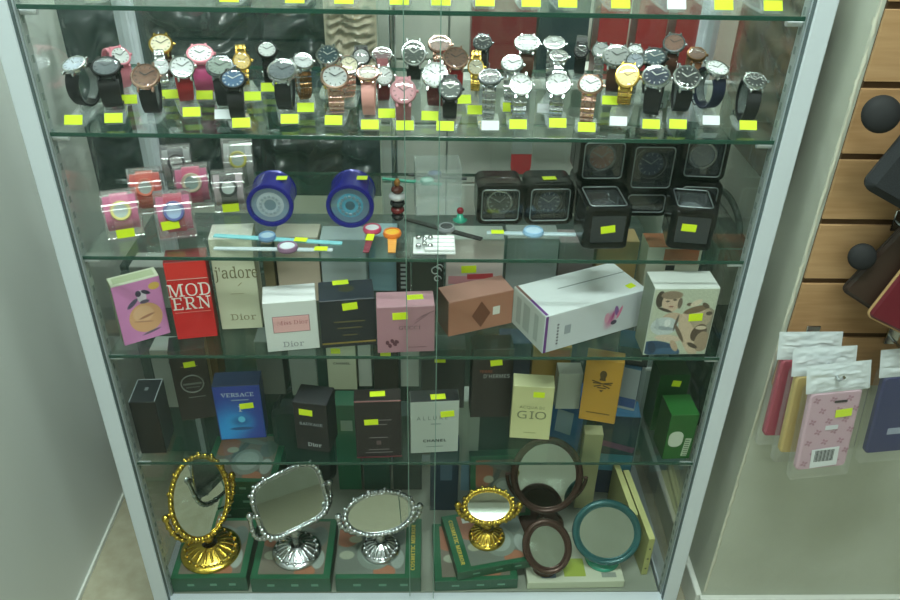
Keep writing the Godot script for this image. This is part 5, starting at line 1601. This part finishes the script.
	o = pcart("small black box in rear row behind the pink edged box", H, Vector3(-0.064, Y, -0.200), 0, Vector3(0.048, 0.113, 0.05), "1c1a1b", "252223", "141213")
	sticker(o, on_face(Vector3(0.048, 0.113, 0.05), "f", 0.0, 0.034, 0.0), false, 0.02, 0.010)
	pcart("white box in rear row behind the pale silver box", H, Vector3(-0.018, Y, -0.215), 0, Vector3(0.036, 0.118, 0.05), "a4b0a6", "b0bcb2", "8a958c")
	o = pcart("charcoal box directly behind the pale silver box", H, Vector3(0.046, Y, -0.150), 0, Vector3(0.082, 0.141, 0.045), "2b3432", "34403c", "222a28")
	sticker(o, on_face(Vector3(0.082, 0.141, 0.045), "f", -0.006, 0.044, 0.0), false, 0.02, 0.008)
	pcart("grey striped box between dark boxes at rear", H, Vector3(-0.285, Y, -0.190), 0, Vector3(0.05, 0.126, 0.05), "5a6460", "66706c", "4a5450")
	pcart("tall grey box at rear between blue and black boxes", H, Vector3(-0.222, Y, -0.190), 8, Vector3(0.05, 0.13, 0.05), "7d8a84", "88958f", "66726c")
	o = pcart("mustard box at rear beside the gold box", H, Vector3(0.258, Y, -0.205), 0, Vector3(0.075, 0.105, 0.05), "a08232", "ac8e3e", "84692a")
	patch(o, "orange_panel", 0.04, 0.018, hexc("b06a2c"), on_face(Vector3(0.075, 0.105, 0.05), "f", 0.014, 0.038))
	pcart("white box at rear between yellow green and gold boxes", H, Vector3(0.287, Y, -0.148), 0, Vector3(0.046, 0.086, 0.035), "a9b4a8", "b6c0b4", "8d978c")
	pcart("navy box at rear behind the dark brown box", H, Vector3(0.186, Y, -0.20), 0, Vector3(0.06, 0.118, 0.05), "23344a", "2b3d54", "1b2838")

# ---------------------------------------------------------------- mirrors and their boxes on the deck
func mirror_art(k: int) -> Texture2D:
	return paint(112, 96, hexc("6f6a5e") if k != 2 else hexc("6c756c"), [
		["e", hexc("94644e"), Vector2(0.12, 0.2), Vector2(0.22, 0.3)], ["e", hexc("9c6a50"), Vector2(0.7, 0.95), Vector2(0.16, 0.12)], ["e", hexc("4f5c55"), Vector2(0.4, 0.3), Vector2(0.05, 0.3), 30.0], ["e", hexc("7d8a80"), Vector2(0.55, 0.62), Vector2(0.26, 0.30)], ["e", hexc("95a39a"), Vector2(0.55, 0.60), Vector2(0.19, 0.22)], ["e", hexc("a3a890"), Vector2(0.25, 0.35), Vector2(0.10, 0.07)], ["e", hexc("9ba38f"), Vector2(0.14, 0.65), Vector2(0.11, 0.08)], ["e", hexc("5d6a64"), Vector2(0.85, 0.3), Vector2(0.14, 0.2)], ["e", hexc("98a49c"), Vector2(0.88, 0.72), Vector2(0.10, 0.18)], ["e", hexc("717c74"), Vector2(0.5, 0.12), Vector2(0.3, 0.06), 12.0]], 30 + k, 0.04)

func mirror_box(label: String, at: Vector3, turn: float, size: Vector3, k: int, tilt := Vector3.ZERO, column := 0.0) -> Node3D:
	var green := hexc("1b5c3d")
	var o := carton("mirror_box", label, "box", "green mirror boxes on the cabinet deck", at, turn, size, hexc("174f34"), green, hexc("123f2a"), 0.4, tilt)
	picture(o, "printed_photo", size.x * 0.82, size.z * 0.88, mirror_art(k), on_face(size, "t", -size.x * 0.10 * signf(column), 0.0) * Transform3D(Basis.IDENTITY, Vector3(0, 0, 0.0008)))
	if column != 0.0:
		lettering(o, "COSMETIC MIRROR", 0.0085, hexc("c4b04a"), on_face(size, "t", column * size.x * 0.40, 0.0, 90.0 * signf(column)) * Transform3D(Basis.IDENTITY, Vector3(0, 0, 0.0008)), false, 1.1, true)
		patch(o, "white_mark", 0.016, 0.018, hexc("c3ccc4"), on_face(size, "t", column * size.x * 0.2, size.z * 0.36) * Transform3D(Basis.IDENTITY, Vector3(0, 0, 0.0011)))
	for q in [-0.25, 0.05, 0.3]:
		patch(o, "pale_print", size.x * 0.09, size.y * 0.16, hexc("5f8f78"), on_face(size, "f", q * size.x, 0))
	return o

func build_deck() -> void:
	var Y: float = FLOOR_TO_SHELF[5]
	var gold := mt("mirror_gold", hexc("cdb14a"), 0.22, 1.0)
	var silver := mt("mirror_chrome", hexc("c3c9cb"), 0.2, 1.0)
	var bronze := mt("mirror_bronze", hexc("4a342c"), 0.25, 0.4)
	var teal := mt("mirror_teal", hexc("2f5f60"), 0.2, 0.2)
	# green boxes lying flat
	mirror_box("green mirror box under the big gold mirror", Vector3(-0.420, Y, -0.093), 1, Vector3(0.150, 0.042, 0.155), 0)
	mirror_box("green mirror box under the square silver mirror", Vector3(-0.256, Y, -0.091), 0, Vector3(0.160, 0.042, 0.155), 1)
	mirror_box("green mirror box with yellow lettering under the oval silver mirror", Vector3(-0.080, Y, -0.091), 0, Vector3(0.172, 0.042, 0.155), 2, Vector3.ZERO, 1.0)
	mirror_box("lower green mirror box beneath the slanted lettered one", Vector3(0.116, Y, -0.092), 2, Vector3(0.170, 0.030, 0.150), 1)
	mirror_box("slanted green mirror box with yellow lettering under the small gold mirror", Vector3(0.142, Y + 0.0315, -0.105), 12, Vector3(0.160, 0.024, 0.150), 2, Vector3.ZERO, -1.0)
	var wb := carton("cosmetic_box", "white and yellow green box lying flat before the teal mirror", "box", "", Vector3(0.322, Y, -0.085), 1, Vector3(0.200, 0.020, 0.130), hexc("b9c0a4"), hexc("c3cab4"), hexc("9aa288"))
	patch(wb, "green_patch", 0.045, 0.045, hexc("9db04a"), on_face(Vector3(0.2, 0.02, 0.13), "t", 0.0, -0.03) * Transform3D(Basis.IDENTITY, Vector3(0, 0, 0.0008)))
	patch(wb, "printed_mark", 0.03, 0.02, hexc("6f7f98"), on_face(Vector3(0.2, 0.02, 0.13), "t", -0.055, -0.045) * Transform3D(Basis.IDENTITY, Vector3(0, 0, 0.0008)))
	patch(wb, "barcode_label", 0.03, 0.012, hexc("8d968c"), on_face(Vector3(0.2, 0.02, 0.13), "t", 0.07, -0.05) * Transform3D(Basis.IDENTITY, Vector3(0, 0, 0.0008)))
	var top := Y + 0.0428
	vanity_mirror("vanity_mirror", "tall oval gold vanity mirror beside the post", Vector3(-0.428, top, -0.083), 48, 0.066, 0.094, 2.0, 0.154, 0.060, 12, -6, gold, true)
	vanity_mirror("vanity_mirror", "square silver vanity mirror with scrolled yoke", Vector3(-0.251, top, -0.080), 32, 0.074, 0.066, 4.2, 0.150, 0.050, 22, 3, silver, true)
	vanity_mirror("vanity_mirror", "oval silver vanity mirror lying wide on its yoke", Vector3(-0.078, top, -0.085), 10, 0.072, 0.050, 2.0, 0.108, 0.040, 20, 3, silver, true)
	vanity_mirror("vanity_mirror", "small oval gold vanity mirror on the slanted green box", Vector3(0.143, Y + 0.0565, -0.105), 0, 0.053, 0.037, 2.0, 0.092, 0.038, 46, 0, gold, true)
	vanity_mirror("vanity_mirror", "large bronze framed oval mirror behind the small ones", Vector3(0.272, Y, -0.190), -4, 0.074, 0.084, 2.0, 0.150, 0.05, 22, 0, bronze, false)
	vanity_mirror("vanity_mirror", "small bronze oval mirror lying back on its hinged foot", Vector3(0.262, Y + 0.0212, -0.056), 12, 0.047, 0.054, 2.0, 0.064, 0.026, 38, 14, bronze, false, null, false)
	vanity_mirror("vanity_mirror", "round teal framed mirror on clear green foot", Vector3(0.386, Y + 0.0212, -0.078), -8, 0.068, 0.064, 2.0, 0.080, 0.036, 34, -8, teal, false, mt("green_plastic", hexc("3f9a80"), 0.2), false)
	# upright boxes at the rear of the deck
	var rb := mirror_box("green mirror box leaning upright behind the small gold mirror", Vector3(0.178, Y + 0.004, -0.262), 0, Vector3(0.135, 0.030, 0.150), 0, Vector3(74, 4, 2))
	rb.position = Vector3(0.178, Y + 0.082, -0.245)
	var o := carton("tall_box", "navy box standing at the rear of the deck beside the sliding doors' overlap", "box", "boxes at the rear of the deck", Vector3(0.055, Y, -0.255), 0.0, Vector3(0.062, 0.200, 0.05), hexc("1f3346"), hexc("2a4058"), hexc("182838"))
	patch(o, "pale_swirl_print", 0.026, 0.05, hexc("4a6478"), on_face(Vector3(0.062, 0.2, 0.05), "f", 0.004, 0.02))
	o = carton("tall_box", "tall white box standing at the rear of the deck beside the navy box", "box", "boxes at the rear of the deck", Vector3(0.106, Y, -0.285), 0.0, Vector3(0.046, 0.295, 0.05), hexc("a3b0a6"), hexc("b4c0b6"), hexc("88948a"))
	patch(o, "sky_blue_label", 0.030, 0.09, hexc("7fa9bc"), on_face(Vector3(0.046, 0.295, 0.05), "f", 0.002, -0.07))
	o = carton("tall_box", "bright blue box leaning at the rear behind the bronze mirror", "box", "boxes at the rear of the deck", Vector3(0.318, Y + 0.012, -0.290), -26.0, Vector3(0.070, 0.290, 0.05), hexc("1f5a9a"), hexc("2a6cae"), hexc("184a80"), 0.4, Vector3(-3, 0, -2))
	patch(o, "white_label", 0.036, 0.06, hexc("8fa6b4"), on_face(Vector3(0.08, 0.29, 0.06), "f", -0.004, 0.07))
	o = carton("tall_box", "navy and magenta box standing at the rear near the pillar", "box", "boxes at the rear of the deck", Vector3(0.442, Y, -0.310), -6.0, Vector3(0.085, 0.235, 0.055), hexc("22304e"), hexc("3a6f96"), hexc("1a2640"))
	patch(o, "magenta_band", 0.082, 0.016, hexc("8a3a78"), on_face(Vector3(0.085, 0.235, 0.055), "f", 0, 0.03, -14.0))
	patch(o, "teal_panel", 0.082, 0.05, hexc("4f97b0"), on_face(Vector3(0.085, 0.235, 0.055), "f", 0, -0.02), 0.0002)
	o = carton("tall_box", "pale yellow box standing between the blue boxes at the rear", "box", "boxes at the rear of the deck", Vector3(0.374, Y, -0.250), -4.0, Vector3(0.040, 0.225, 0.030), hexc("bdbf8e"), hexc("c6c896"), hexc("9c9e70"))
	o = carton("slim_box", "pale yellow slim box standing on edge nearest the side glass", "box", "slim yellow boxes", Vector3(0.466, Y, -0.150), 4.0, Vector3(0.013, 0.110, 0.195), hexc("a9ac6c"), hexc("c3c686"), hexc("989b62"))
	for k in 3:
		patch(o, "dark_dot", 0.004, 0.004, hexc("5a5c3a"), on_face(Vector3(0.014, 0.1, 0.195), "f", 0, -0.03 + k * 0.03))
	o = carton("slim_box", "pale yellow slim box standing on edge behind the teal mirror", "box", "slim yellow boxes", Vector3(0.446, Y, -0.190), 4.0, Vector3(0.013, 0.112, 0.150), hexc("a9ac6c"), hexc("c3c686"), hexc("989b62"))
	# stock packed along the rear of the deck
	for q in [["second green mirror box of a flat pile behind the big gold mirror", 0.0], ["top green mirror box of a flat pile behind the big gold mirror", 0.041], ["bottom green mirror box of a flat pile behind the big gold mirror", -1.0]]:
		var lift: float = 0.0 if q[1] < 0.0 else q[1] + 0.041
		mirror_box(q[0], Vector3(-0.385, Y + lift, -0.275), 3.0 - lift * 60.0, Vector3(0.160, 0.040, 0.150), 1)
	var bags := [["dark slate rounded handbag behind the square silver mirror", Vector3(-0.262, Y, -0.335), 0.135, 0.285, "2d3638"], ["black rounded handbag beside the slate one at the rear", Vector3(-0.462, Y, -0.365), 0.07, 0.27, "23292b"]]
	for q in bags:
		var b := thing("handbag", q[0], "bag", q[1], 0.0, "handbags at the rear of the deck")
		var st := new_st()
		slab(st, q[2], q[3] * 0.8, 0.05, 0.03, 0.012, Transform3D(Basis.IDENTITY, Vector3(0, q[3] * 0.4, 0)))
		part(b, "bag_body", st, mt("bag_leather_" + q[4], hexc(q[4]), 0.4))
		st = new_st()
		var p := []
		for k in 13:
			var a := PI * k / 12.0
			p.append(Vector3(cos(a) * q[2] * 0.36, q[3] * 0.78 + sin(a) * q[3] * 0.2, 0.012))
		tube(st, p, 0.005, 6)
		part(b, "handle", st, mt("bag_leather_" + q[4], hexc(q[4]), 0.4))
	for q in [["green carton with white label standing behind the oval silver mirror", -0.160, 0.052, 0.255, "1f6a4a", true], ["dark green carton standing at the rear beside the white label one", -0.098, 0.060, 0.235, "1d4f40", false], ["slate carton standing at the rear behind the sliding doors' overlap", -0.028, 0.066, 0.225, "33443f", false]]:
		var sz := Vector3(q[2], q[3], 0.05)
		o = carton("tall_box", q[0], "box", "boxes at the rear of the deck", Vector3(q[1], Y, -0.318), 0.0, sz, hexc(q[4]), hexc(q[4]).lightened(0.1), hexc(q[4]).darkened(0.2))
		if q[5]:
			patch(o, "white_label", 0.026, 0.03, hexc("9fb4a6"), on_face(sz, "f", 0.0, 0.07))
